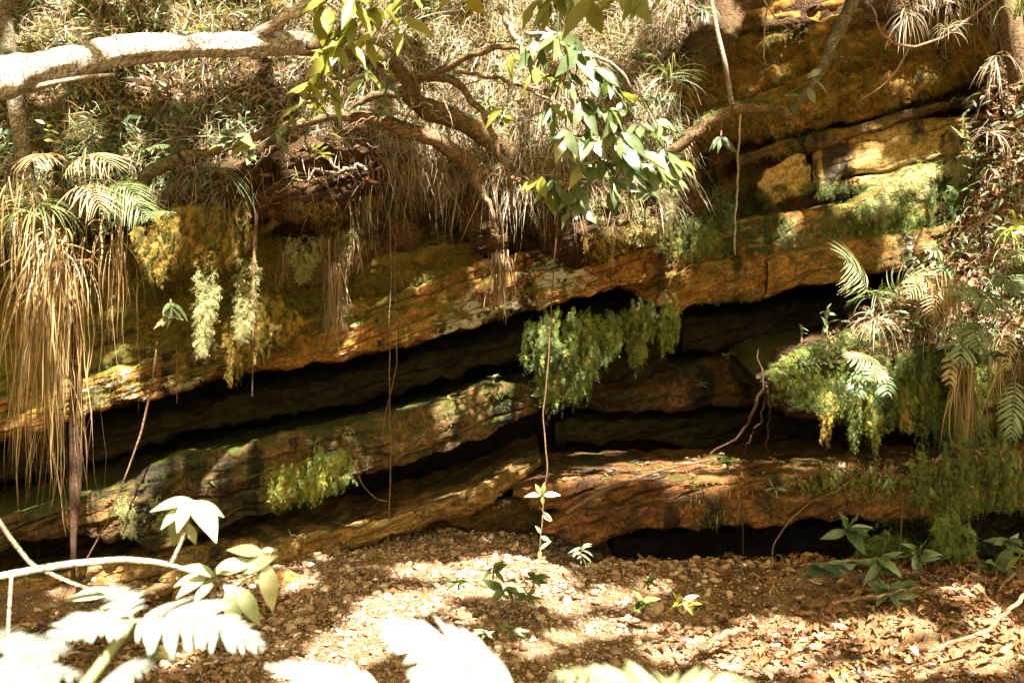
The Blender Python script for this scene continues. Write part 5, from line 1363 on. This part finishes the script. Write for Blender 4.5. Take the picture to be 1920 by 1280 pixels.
# two pale palm-like fronds before the right-hand recess
fern_plant('arching palm-like frond, paler one nearer the recess', [(1630, 555, 5.6, 1585, 478, 5.35, 17, .20, .011, .9)], 'fern_pale', up=(.3, -.8, .5), pdroop=.55, litk=.12, prof=PALM, ang=70)
fern_plant('arching palm-like frond bending toward the soil slope', [(1665, 560, 5.6, 1735, 505, 5.35, 17, .17, .010, 1.5)], 'fern_pale', up=(-.2, -.8, .6), pdroop=.6, litk=.12, prof=PALM, ang=75)
# ferns of the slope
fern_plant('dark green fern with broad leaflets on the soil slope', [(1820, 540, 5.3, 1880, 600, 5.0, 11, .14, .026, .6), (1815, 535, 5.3, 1800, 570, 5.0, 9, .12, .022, .8), (1850, 520, 5.3, 1925, 545, 5.05, 11, .13, .022, .7)], 'bluegreen')
fern_plant('hanging grey-green fern beside the long dry skirt', [(1810, 590, 5.2, 1800, 690, 5.0, 12, .12, .018, .4), (1825, 600, 5.2, 1835, 660, 5.0, 10, .10, .016, .5)], 'bluegreen')
fern_plant('drooping dark fern at the far end of the shelf', [(1905, 700, 5.1, 1895, 830, 4.95, 14, .10, .016, .3)], 'bluegreen')
fern_plant('small fern with leathery leaflets at the top of the slope edge', [(1770, 480, 5.5, 1745, 470, 5.35, 7, .10, .018, 1.0), (1780, 490, 5.5, 1815, 465, 5.3, 7, .11, .020, 1.0), (1790, 500, 5.5, 1765, 512, 5.35, 7, .10, .018, .8)], 'bluegreen')
fern_plant('withered tan fern frond lying on the mossy shelf', [(1660, 690, 5.4, 1585, 672, 5.25, 11, .10, .012, .5), (1660, 690, 5.4, 1635, 710, 5.2, 9, .10, .012, .5)], 'fern_dry', litk=.08)
fern_plant('orange dead fern leaf hanging beside the long dry skirt', [(1785, 650, 5.2, 1780, 730, 5.1, 7, .06, .02, .3)], 'fern_dry')
fern_plant('dark drooping fern under the shelf moss', [(1610, 690, 5.35, 1605, 760, 5.2, 8, .08, .02, .5), (1660, 700, 5.35, 1665, 745, 5.2, 7, .08, .018, .5), (1600, 700, 5.35, 1625, 715, 5.2, 7, .07, .018, .7)], 'bluegreen')

fern_plant('tan dead fern fronds flopped over the middle of the soil slope', [(1760, 520, 5.5, 1700, 560, 5.3, 12, .10, .010, .8), (1765, 525, 5.5, 1745, 600, 5.25, 12, .09, .010, .6)], 'fern_dry')
fern_plant('pale green fern at the right edge above the dark broad fern', [(1925, 470, 5.2, 1860, 440, 5.0, 11, .09, .012, .9), (1930, 480, 5.2, 1875, 500, 5.0, 11, .08, .012, .8)], 'fern')
fern_plant('brown curled fern hanging at the right edge below the shelf', [(1900, 600, 5.2, 1885, 700, 5.05, 12, .06, .010, .4)], 'fern_dry')
strap_tuft('reddish straw tuft caught at the top of the soil slope', 1860, 250, 5.7, 30, .22, 'straw', 31, name='grass_tuft', cat='grass', w=.005, litk=.06)
strap_tuft('pale bleached grass hanging from the top corner of the slope', 1870, 110, 5.6, 40, .30, 'straw', 32, name='grass_tuft', cat='grass', w=.005, up=-.2, litk=.25)
strap_tuft('bleached grass clump dangling over the orange moss', 1700, 25, 5.8, 40, .26, 'straw', 33, name='grass_tuft', cat='grass', w=.005, up=-.2, litk=.25)

# overexposed bracken close to the lens
BRK = dict(up=(0, -.45, .9), ang=66, pdroop=.25, start=.10, rw=.0022, litk=.28)
tri = lambda q: np.clip((1 - q) ** .75 * (.55 + .45 * np.clip(q * 6, 0, 1)) + .05, 0, 1)
BR1 = fern_plant('sunlit bracken fern with a broad blade spreading from a pale stalk', [(245, 1165, 1.32, 505, 1218, 1.22, 17, .075, .014, .55), (240, 1165, 1.32, 85, 1195, 1.22, 14, .055, .012, .5), (248, 1160, 1.32, 205, 1090, 1.45, 9, .04, .011, .3)], 'brightfern', prof=tri, **BRK)
fern_plant('blurred bracken at the bottom corner', [(-60, 1300, 1.15, 130, 1215, 1.08, 13, .07, .014, .5), (-80, 1250, 1.2, 60, 1195, 1.15, 12, .05, .012, .4), (-90, 1330, 1.1, 160, 1262, 1.02, 13, .06, .014, .4), (150, 1340, 1.05, 290, 1240, 1.0, 12, .05, .012, .5)], 'brightfern', prof=tri, **{**BRK, 'litk': .10})
fern_plant('large white-lit bracken blade in front of the gravel', [(985, 1330, 1.32, 700, 1165, 1.25, 19, .105, .028, .35), (960, 1360, 1.3, 760, 1258, 1.22, 15, .08, .024, .4)], 'brightfern', prof=tri, **BRK)
fern_plant('bracken tip peeping up beside the large white-lit blade', [(760, 1350, 1.25, 490, 1240, 1.2, 15, .06, .020, .35)], 'brightfern', prof=tri, **{**BRK, 'litk': .2})
fern_plant('green bracken fronds blurred along the bottom edge', [(1330, 1350, 1.05, 1020, 1258, 1.0, 15, .055, .014, .5), (1180, 1370, 1.02, 1420, 1275, .98, 14, .06, .014, .5)], 'fern_pale', prof=tri, **{**BRK, 'litk': .06})
s = Soup(); s.add(*tube([(120, 1330, 1.2, 10), (170, 1270, 1.25, 10), (215, 1210, 1.3, 9), (248, 1163, 1.32, 7)], 20, 8, 0))
s.build('stalk', M['fern_pale'], BR1)
LIT3.append(P(np.linspace(130, 250, 30), np.linspace(1320, 1163, 30), 1.25))

# sapling branch close to the lens
SAP = empty('sapling', P(0, 1080, 2.3), 'sapling branch with broad pale leaves reaching in front of the lower ledges', 'sapling')


def sstem(pts, n=30):
    s = Soup(); s.add(*tube(pts, n, 8, .06, 1)); s.build('stem', M['twig_pale'], SAP)
    a = np.asarray(pts, float); t = np.linspace(0, 1, 40); k = np.linspace(0, 1, len(a))
    LIT3.append(P(np.interp(t, k, a[:, 0]), np.interp(t, k, a[:, 1]), np.interp(t, k, a[:, 2])))


sstem([(-120, 1120, 2.2, 8), (0, 1080, 2.25, 7), (120, 1058, 2.3, 6.5), (230, 1048, 2.32, 6), (300, 1054, 2.35, 5), (350, 1068, 2.38, 4), (400, 1085, 2.4, 3), (450, 1100, 2.42, 2)], 50)
sstem([(320, 1058, 2.36, 3.5), (338, 1020, 2.36, 3.5), (350, 980, 2.36, 3), (356, 940, 2.36, 2)])
sstem([(-20, 950, 2.2, 4), (20, 1010, 2.25, 4), (60, 1060, 2.28, 4), (140, 1095, 2.3, 3), (200, 1112, 2.3, 2.5)])
sstem([(22, 1075, 2.25, 3), (18, 1130, 2.2, 3), (14, 1200, 2.15, 3), (12, 1300, 2.1, 3)])
sstem([(330, 1060, 2.38, 2), (332, 1085, 2.38, 1.5)]); sstem([(400, 1085, 2.4, 2), (398, 1120, 2.4, 2), (404, 1150, 2.4, 1.5)])
SL = leaf_t(.40, .10, .30, 10)
for (x0, y0, x1, y1, dy, nz, lt_, tn) in [
    (365, 940, 282, 940, -.02, (0, -.5, .9), 1, .9), (362, 938, 405, 985, -.1, (.3, -.5, .8), 1, .85), (358, 936, 330, 985, -.06, (0, -.9, .45), 1, .9), (352, 945, 298, 980, -.04, (-.2, -.8, .6), 1, .8), (358, 942, 415, 950, -.03, (.2, -.4, .9), 1, .7),
    (348, 965, 318, 1005, .02, (0, -.9, .3), 0, .6), (350, 962, 300, 1028, .05, (-.3, -.9, .2), 0, .5), (352, 980, 368, 1020, 0, (.4, -.9, .2), 0, .6),
    (405, 1080, 358, 1052, -.05, (0, -.6, .8), 1, .9), (450, 1068, 410, 1056, -.03, (0, -.5, .9), 1, .85), (400, 1072, 470, 1045, -.02, (0, -.7, .6), 0, .6), (455, 1072, 505, 1040, -.03, (0, -.8, .5), 0, .75), (495, 1040, 428, 1018, 0, (0, -.6, .8), 0, .3), (490, 1032, 518, 1028, 0, (0, -.8, .5), 0, .7),
    (390, 1078, 332, 1105, -.06, (0, -.6, .8), 1, .85), (375, 1080, 325, 1090, -.02, (0, -.6, .8), 1, .8), (400, 1085, 365, 1120, -.05, (.1, -.8, .6), 0, .55), (498, 1055, 512, 1140, -.04, (.3, -.9, .2), 0, .85), (430, 1100, 440, 1180, -.05, (0, -.95, .2), 0, .3), (450, 1100, 480, 1165, -.05, (.1, -.95, .2), 0, .4),
    (420, 1095, 460, 1125, -.02, (0, -.8, .5), 0, .6), (215, 1112, 125, 1108, -.03, (0, -.5, .9), 1, .9), (218, 1115, 160, 1098, 0, (0, -.5, .9), 1, .8), (440, 1150, 425, 1200, 0, (0, -.9, .3), 0, .6), (400, 1145, 392, 1215, 0, (0, -.95, .3), 0, .45), (225, 1105, 255, 1125, -.02, (0, -.9, .5), 1, .9)]:
    a, b = P(x0, y0, 2.38), P(x1, y1, 2.38 + dy)
    leaf_obj(SAP, a, b - a, np.linalg.norm(b - a) * 1.03, 'sapleaf', tv=SL, nrm=nz, tint=tn)
    if lt_:
        q = np.linspace(0, 1, 14)[:, None]
        LIT3.append(a + (b - a) * q); LIT3.append(a + (b - a) * q + np.array([0, -.01, .012])); LIT3.append(a + (b - a) * q - np.array([0, -.01, .012]))


def seedling(label, x, y, Y, hpx, leaves, L, mat='bluegreen', seed=1, lean=0, tv=None, name='seedling', cat='seedling', group=None, spread=.9, up=.25, litk=0):
    """rosette or short stem with individually modelled leaves"""
    rng = np.random.default_rng(seed); e = empty(name, P(x, y, Y), label, cat, group)
    s = Soup(); s.add(*tube([(x, y, Y, 2.2), (x + lean * .5, y - hpx * .5, Y, 2), (x + lean, y - hpx, Y - .02, 1.4)], 14, 6, .05)); s.build('stem', M['twig'], e)
    ph = rng.uniform(0, 6)
    for k in range(leaves):
        f = 1 - .7 * (k / leaves) ** 1.2 * (hpx > 15); a = ph + k * 2.4 + rng.normal() * .45
        p = P(x + lean * f + rng.normal() * 2, y - hpx * f, Y - .015)
        pitch = up + rng.normal() * .3
        d = np.array([math.cos(a) * spread, -abs(math.sin(a)) * .55 - .1, math.sin(a) * .35 + pitch]) + rng.normal(size=3) * .18
        wd = np.ptp((tv or LF)[0][:, 1]) * rng.uniform(.7, 1.2)
        leaf_obj(e, p, d, L * rng.choice([.55, .8, .95, 1.1]) * rng.uniform(.85, 1.1), mat, tv=leaf_t(wd, rng.uniform(.03, .25), rng.uniform(0, .6), 8, 1, rng.uniform(.75, .95), rng.uniform(0, .3)), rng=rng, nrm=np.array([0, -.6, .8]) + rng.normal(size=3) * .45)
    if litk: LIT3.append(P(x + lean + rng.normal(size=30) * 14, y - hpx + rng.normal(size=30) * 10, Y - .05))
    return e


ROUND = leaf_t(.55, .06, .15, 8)
SE = [('glossy rosette seedling before the low dark rock', 1548, 1085, 4.9, 24, 12, .15, 'bluegreen'), ('tall glossy seedling with its leaves under the feathery moss', 1648, 1075, 4.95, 30, 12, .145, 'bluegreen'), ('glossy rosette seedling nearest the leaf litter', 1665, 1120, 4.7, 14, 13, .125, 'bluegreen'),
      ('broad-leaved seedling growing from the foot of the slab', 1590, 1005, 5.2, 18, 9, .15, 'bluegreen'), ('drooping narrow-leaved seedling between the feathery mosses', 1722, 1060, 5.0, 34, 13, .10, 'bluegreen'), ('dark low seedling at the foot of the right cliff', 1865, 1072, 5.0, 10, 13, .12, 'bluegreen'), ('bright young seedling at the right edge', 1912, 1060, 4.8, 30, 6, .10, 'youngleaf'),
      ('round-leaved grey-green plant on top of the brown slab', 1365, 885, 5.3, 26, 9, .07, 'bluegreen'), ('small silvery sprig on the slab edge by the runner', 1452, 925, 5.15, 10, 7, .06, 'bluegreen'), ('leafy sprig rising from the mossy slab top', 1558, 905, 5.2, 40, 8, .07, 'bluegreen'), ('slim sprig on the mossy slab front', 1665, 925, 5.1, 34, 8, .065, 'bluegreen'),
      ('upright pale seedling standing in the mouth of the right recess', 1550, 640, 5.75, 60, 7, .08, 'bluegreen'), ('small dark seedling inside the right recess', 1503, 640, 6.0, 30, 5, .05, 'bluegreen'), ('tiny seedling on the dim slab inside the recess', 1365, 672, 6.4, 6, 6, .07, 'bluegreen'), ('starry seedling low on the dim slab', 1312, 725, 6.5, 6, 7, .07, 'bluegreen'),
      ('little three-leaved climber on the middle ledge', 395, 925, 5.55, 28, 6, .06, 'fern'), ('ivy-like sprig where the thin vine crosses the middle ledge', 712, 850, 5.75, 20, 5, .05, 'fern'), ('spiky green sprig on the middle ledge above the yellow moss', 590, 850, 5.6, 22, 7, .06, 'fern'), ('tiny fern sprig on the crest of the middle ledge', 925, 718, 5.8, 12, 6, .04, 'fern'),
      ('pinnate seedling beside the vine tip on the gravel', 1090, 1055, 4.75, 30, 11, .065, 'sapleaf'), ('broad-leaved seedling at the middle of the gravel', 945, 1120, 4.5, 14, 9, .09, 'fern'), ('grassy seedling standing in the bright gravel', 925, 1085, 4.6, 20, 6, .09, 'greengrass'), ('sunlit silvery seedling among the gravel', 905, 1200, 4.15, 20, 8, .06, 'sapleaf'),
      ('low leafy weed spreading over the gravel', 985, 1130, 4.45, 16, 16, .075, 'fern'), ('small fern-like weed on the shaded gravel', 860, 1105, 4.6, 14, 16, .07, 'fern'), ('weed with narrow leaves near the white-lit bracken', 960, 1195, 4.2, 14, 16, .065, 'fern'), ('three-leaved seedling on the gravel before the stones', 1205, 1140, 4.5, 12, 7, .10, 'fern'), ('bright two-leaved seedling where gravel turns to leaves', 1280, 1145, 4.45, 24, 7, .08, 'youngleaf'),
      ('feathery tuft beside the pale stones', 1215, 1105, 4.65, 14, 14, .065, 'fern'), ('lone upright yellow leaf sprout in the leaf litter', 1450, 1110, 4.7, 10, 3, .07, 'youngleaf'), ('pale sprout lit by sun at the bottom of the litter', 1575, 1268, 3.9, 12, 6, .07, 'youngleaf'), ('single yellow-green sprout at the lower edge', 1690, 1285, 3.85, 10, 3, .075, 'youngleaf'),
      ('dangling leafy sprig below the mossy root', 1352, 245, 5.65, -12, 7, .10, 'bluegreen'), ('leafy sprig hanging at the edge of the golden moss', 320, 560, 5.3, -8, 7, .11, 'fern'), ('brown withered sprig hanging beside the golden moss', 312, 590, 5.3, -6, 6, .09, 'fern_dry'), ('small sprig on the vine between the rock bands', 1140, 500, 5.6, 6, 6, .05, 'fern'),
      ('seedling on the mossy right slope foot', 1890, 1030, 5.0, 20, 12, .09, 'bluegreen'), ('silvery weed at the grassy top of the bank', 1195, 120, 5.5, 10, 8, .08, 'bluegreen'), ('pale leafy sprig in front of the soil slope', 1855, 690, 5.1, 30, 8, .09, 'bluegreen'), ('small leafy plant under the golden moss', 545, 1005, 5.5, 4, 4, .04, 'fern'), ('narrow-leaved plant in the shade of the white-lit bracken', 1000, 1100, 4.55, 14, 10, .085, 'fern')]
for k, (lab, x, y, Y, hp, nl, L, mt) in enumerate(SE):
    big = mt == 'bluegreen' and L > .1
    hang = hp < 0
    seedling(lab, x, y, Y, hp, nl, L, mt, 300 + k, tv=(LF if big else ROUND if k == 7 else LF_N if L < .08 else LF), up=-.7 if hang else (.25 if hp < 28 else .1), litk=1 if k in (19, 22, 30, 11, 27) else 0)

# ---------------------------------------------------------------- single stones
ST = [('squarish rusty stone at the edge of the gravel bank', 603, 1138, 4.85, 17, .2), ('tan stone beside the squarish rusty one', 577, 1155, 4.8, 15, .45), ('orange wedge of stone standing in the gravel', 866, 1085, 4.65, 20, .12), ('rounded ochre stone near the foot of the vine', 974, 1047, 4.95, 12, .3), ('cream stone lit by the sun beside the ochre one', 1000, 1062, 4.85, 10, .9),
      ('flat pale slab of stone where the gravel ends', 1190, 1098, 4.7, 18, .7), ('grey slab of stone leaning on the flat pale one', 1228, 1098, 4.72, 22, .55), ('white stone below the flat pale slab', 1178, 1105, 4.65, 10, 1.0), ('pale stone lying in front of the yellow-green seedling', 1268, 1123, 4.6, 12, .7), ('brown cobble at the top of the gravel', 815, 1060, 4.95, 10, .35),
      ('buff stone half hidden by the bracken', 865, 1185, 4.3, 18, .5), ('white pebble alone on the dark gravel', 976, 1212, 4.12, 8, .95), ('grey pebble in front of the sprouts', 1155, 1205, 4.2, 12, .5), ('tan cobble in the shade of the lowest ledge', 660, 1060, 5.1, 16, .4), ('rusty chip of stone below the lowest ledge', 690, 1105, 4.9, 12, .15),
      ('brown cobble among pale gravel', 850, 1148, 4.45, 13, .3), ('small buff stone before the white-lit bracken', 660, 1120, 4.8, 9, .6), ('round grey pebble by the crooked twig', 1168, 1120, 4.55, 8, .5), ('dark flat stone beside the pinnate seedling', 1025, 1040, 5.0, 10, .25), ('ochre stone nearest the rock apron', 575, 1095, 5.05, 13, .3),
      ('pale stone resting under the orange wedge', 800, 1130, 4.55, 11, .75), ('broken tan stone on the shaded gravel', 935, 1170, 4.3, 10, .45)]
for k, (lab, x, y, Y, r, t) in enumerate(ST):
    rng = np.random.default_rng(500 + k); tv, tf = pebble_t(60 + k, .75)
    p = P(x, y, Y); p[2] = ground_z(p[0], p[1]) + r / F * Y * .3
    V, Fo = inst(tv, tf, p[None], basis(np.array([[1, rng.normal() * .4, rng.normal() * .2]]), np.array([[rng.normal() * .2, -.2, 1.]]), r / F * Y))
    s = Soup(); s.add(V, Fo, tint=t); tag(s.build('stone', M['pebble'], smooth=False), lab, 'stone', 'larger stones in the gravel')


def boulder(label, x, y, Y, r, mat, seed, sq=(1.3, .8, .8)):
    rng = np.random.default_rng(seed); V, Fa = ICO
    import bmesh
    bm = bmesh.new(); bmesh.ops.create_icosphere(bm, subdivisions=5, radius=1)
    V = np.array([v.co[:] for v in bm.verts]); Fa = np.array([[v.index for v in f.verts] for f in bm.faces]); bm.free()
    for _ in range(9):
        n = rdir(1, rng)[0]; h = rng.uniform(.55, .85); d = V @ n - h
        V = V - np.where(d > 0, d, 0)[:, None] * n * .85
    V = V * (1 + .09 * fbm(V[:, 0] * 2 + seed, V[:, 1] * 2, V[:, 2] * 2, 4))[:, None] * np.array(sq) * r / F * Y
    s = Soup(); s.add(V + P(x, y, Y), Fa, .5)
    return tag(s.build('boulder', M[mat]), label, 'boulder')


boulder('angular buff boulder at the end of the lowest ledge', 535, 1092, 5.3, 32, 'lower2', 71, (1.3, .9, .9))
boulder('dark undercut boulder at the foot of the rock apron', 520, 1150, 5.0, 34, 'brown', 72, (1.5, 1, .7))
boulder('mossy boulder by the bracken at the bottom of the gravel', 300, 1248, 4.2, 48, 'lower', 73, (1.3, 1, .8))
boulder('pale rounded boulder perched at the top of the sunny ledge', 1785, 270, 6.0, 26, 'yellow', 74, (1, .9, 1.0))
# ---------------------------------------------------------------- unseen leaves added overhead, laid out to give the shade and sun gaps
AZ, EL = math.radians(18), math.radians(56)
SUN = np.array([math.sin(AZ) * math.cos(EL), -math.cos(AZ) * math.cos(EL), math.sin(EL)])
E1 = unit(np.cross(SUN, [0, 0, 1.])); E2 = np.cross(E1, SUN)
LITPX = [
    # gravel
    (800, 1072, 60, 12), (755, 1135, 70, 22), (930, 1060, 60, 16), (1000, 1085, 60, 30), (940, 1110, 60, 10), (680, 1200, 45, 40), (1150, 1118, 22, 12), (1145, 1176, 45, 14), (1060, 1195, 20, 6),
    (870, 1160, 25, 8), (700, 1160, 40, 12), (620, 1230, 30, 40), (560, 1260, 30, 20), (1225, 1100, 20, 6), (1260, 1225, 40, 10),
    (1320, 1205, 40, 16), (1450, 1178, 55, 12), (1380, 1245, 40, 16), (1480, 1240, 20, 20), (1620, 1185, 70, 18), (1700, 1170, 40, 10), (1605, 1265, 60, 14), (1770, 1225, 70, 12), (1880, 1205, 40, 30), (1850, 1160, 25, 12), (1500, 1215, 30, 10), (1800, 1110, 25, 10),
    (1420, 1215, 36, 7), (1560, 1195, 24, 8), (1660, 1225, 26, 7), (1740, 1260, 36, 8), (1840, 1250, 30, 8), (1000, 1215, 30, 7), (905, 1080, 40, 14), (840, 1110, 30, 10), (1060, 1140, 26, 8), (1100, 890, 40, 5), (1230, 880, 70, 4), (1180, 872, 50, 3), (1320, 876, 60, 4), (1080, 900, 30, 4), (1265, 893, 60, 4), (220, 1085, 80, 5), (150, 1110, 60, 4), (470, 1090, 30, 8), (560, 1095, 20, 12), (330, 1240, 20, 10),
    # streaks on the slab top and on the ledges
    (1190, 893, 90, 4), (1255, 872, 60, 6), (1350, 862, 60, 5), (1300, 898, 60, 3), (1140, 878, 30, 4),
    (250, 905, 60, 20), (170, 950, 40, 14), (320, 880, 40, 10), (275, 960, 40, 36), (240, 1020, 22, 10),
    # mossy ledge in the sun
    (1600, 384, 34, 8), (1640, 364, 44, 11), (1690, 342, 46, 12), (1740, 320, 42, 13), (1780, 298, 32, 15), (1805, 258, 16, 18), (1480, 420, 8, 6),
    # right bank
    (1850, 300, 7, 4), (1880, 350, 9, 4), (1900, 480, 10, 7), (1840, 560, 7, 18), (1800, 530, 7, 6), (1870, 450, 6, 4), (1780, 500, 6, 4), (1700, 560, 8, 4), (1640, 610, 7, 4), (1560, 640, 12, 4), (1510, 700, 12, 4), (1580, 690, 8, 4), (1660, 690, 9, 4), (1860, 250, 6, 4), (1890, 180, 8, 8), (1900, 640, 8, 6), (1820, 720, 4, 24),
    # earth clod, roots
    (1150, 375, 40, 20), (1105, 395, 20, 12), (1200, 415, 16, 20), (1090, 440, 14, 8), (905, 500, 14, 8), (940, 520, 10, 20), (930, 570, 6, 12),
    # orange lip gets a few flecks
]
rl = np.random.default_rng(77)
for _ in range(170):      # dapples all over the upper bank
    x, y = rl.uniform(-100, 1260), rl.uniform(-60, 380)
    if x < 620 and y > 140 and rl.random() < .72: continue
    if y > 300: continue
    LITPX.append((x, y, rl.uniform(10, 38), rl.uniform(8, 26)))
for _ in range(22):
    LITPX.append((rl.uniform(1250, 1900), rl.uniform(-40, 60), rl.uniform(8, 22), rl.uniform(6, 16)))
for _ in range(12):
    LITPX.append((rl.uniform(0, 300), rl.uniform(250, 560), rl.uniform(6, 16), rl.uniform(8, 26)))
xs, ys = [], []
for (x, y, rx, ry) in LITPX:
    n = int(14 + rx * ry / 22)
    a = rl.uniform(0, 2 * np.pi, n); q = np.sqrt(rl.uniform(0, 1, n))
    xs.append(x + rx * q * np.cos(a)); ys.append(y + ry * q * np.sin(a))
LP, _n = cast(np.concatenate(xs), np.concatenate(ys))
RES = .02; U0 = -9.0
TUV = np.stack([TRUNKP @ E1, TRUNKP @ E2], 1)
luv = np.stack([LP @ E1, LP @ E2], 1)
LP = LP[(np.linalg.norm(luv[:, None] - TUV[None], axis=2).min(1) > .15)]      # the trunk keeps its own pattern of sun and shade
LP = np.concatenate([LP] + LIT3)
uv = np.stack([LP @ E1, LP @ E2], 1)
G = np.zeros((1000, 1000), bool)
ij = np.clip(((uv - U0) / RES).astype(int), 3, 996)
G[ij[:, 0], ij[:, 1]] = True


def dilate(A, r):
    out = A.copy()
    for i in range(-r, r + 1):
        for j in range(-r, r + 1):
            if i * i + j * j <= r * r:
                out |= np.roll(np.roll(A, i, 0), j, 1)
    return out


G1 = dilate(G, 1)
tv = np.array([[0, 0, 0], [.35, -.22, .03], [1, 0, -.1], [.35, .22, .03]]); tf = np.array([[0, 1, 2, 3]])


qx, qy = np.meshgrid(np.linspace(-250, 2170, 50), np.linspace(-120, 1400, 36))
HP, _n = cast(qx.ravel(), qy.ravel())
HP = np.concatenate([HP[HP[:, 1] < 9], P([-150, 600, 1500], [1350, 1350, 1350], [1.0, 1.0, 1.0])])
BB = np.stack([HP @ E1, HP @ E2], 1); BLO, BHI = BB.min(0) - .4, BB.max(0) + .4


def shade_crown(n, size, g):
    u = rl.uniform(BLO[0], BHI[0], n); v = rl.uniform(BLO[1], BHI[1], n); z = rl.uniform(5.6, 7.6, n)
    c = u[:, None] * E1 + v[:, None] * E2
    c = c + SUN * ((z - c[:, 2]) / SUN[2])[:, None]
    d = rdir(n, rl) * np.array([1, 1, .35])
    M_ = basis(d, np.array([0, 0, 1.]) + rl.normal(size=(n, 3)) * .3, size * rl.uniform(.7, 1.2, n))
    V, _ = inst(tv, tf, c, M_)
    V = V.reshape(n, 4, 3)
    a, b = np.meshgrid(np.linspace(0, 1, g), np.linspace(0, 1, g)); a, b = a.ravel()[None, :, None], b.ravel()[None, :, None]
    pts = V[:, None, 0] * (1 - a) * (1 - b) + V[:, None, 1] * a * (1 - b) + V[:, None, 2] * a * b + V[:, None, 3] * (1 - a) * b
    q = np.stack([pts @ E1, pts @ E2], -1)
    ij = np.clip(((q - U0) / RES).astype(int), 0, 999)
    bad = G1[ij[..., 0], ij[..., 1]].any(1)
    return V[~bad].reshape(-1, 3)


SHADE_CROWN = np.concatenate([shade_crown(9000, .36, 9), shade_crown(42000, .17, 6), shade_crown(140000, .08, 4)])
s = Soup(); nq = len(SHADE_CROWN) // 4
s.add(SHADE_CROWN, np.arange(nq * 4).reshape(-1, 4), tint=np.repeat(rl.random(nq), 4))
s.build('shade_crown', M['shade_canopy'], TREE_O)  # out of view, added to the leaning tree to shape sun and shade
# ---------------------------------------------------------------- sun, sky and camera
AZ, EL = math.radians(18), math.radians(56)
SUN = np.array([math.sin(AZ) * math.cos(EL), -math.cos(AZ) * math.cos(EL), math.sin(EL)])
lamp = bpy.data.lights.new('sun', 'SUN'); lamp.energy = 5.0; lamp.angle = math.radians(.6); lamp.color = (1, .955, .90)
lo = bpy.data.objects.new('sun', lamp); COL.objects.link(lo)
lo.rotation_euler = Vector(-SUN).to_track_quat('-Z', 'Y').to_euler(); lo.location = (2, -6, 9)
w = bpy.data.worlds.new('World'); scene.world = w; w.use_nodes = True
nt = w.node_tree; bg = nt.nodes['Background']
sky = nt.nodes.new('ShaderNodeTexSky'); sky.sky_type = 'NISHITA'; sky.sun_disc = False
sky.sun_elevation = EL; sky.sun_rotation = math.pi - AZ; sky.dust_density = 4.0; sky.air_density = 1.0; sky.ozone_density = .6
nt.links.new(mix(nt, 1.0, sky.outputs[0], SKYTINT, 'MULTIPLY'), bg.inputs[0])
bg.inputs[1].default_value = SKYS
cam = bpy.data.cameras.new('camera'); cam.lens = 35; cam.sensor_width = 36; cam.clip_end = 200; cam.clip_start = .05
cam.dof.use_dof = True; cam.dof.focus_distance = 5.7; cam.dof.aperture_fstop = 4.0
co = bpy.data.objects.new('camera', cam); COL.objects.link(co); co.location = (0, 0, CZ); co.rotation_euler = (math.pi / 2, 0, 0)
scene.camera = co
vs = scene.view_settings; vs.view_transform = 'Standard'; vs.look = 'None'; vs.gamma = 1; vs.exposure = EXPO
scene.render.engine = 'CYCLES'
scene.cycles.max_bounces = 6; scene.cycles.diffuse_bounces = 4; scene.cycles.transmission_bounces = 3; scene.cycles.glossy_bounces = 2
scene.cycles.sample_clamp_indirect = 3.0
scene.cycles.use_denoising = True
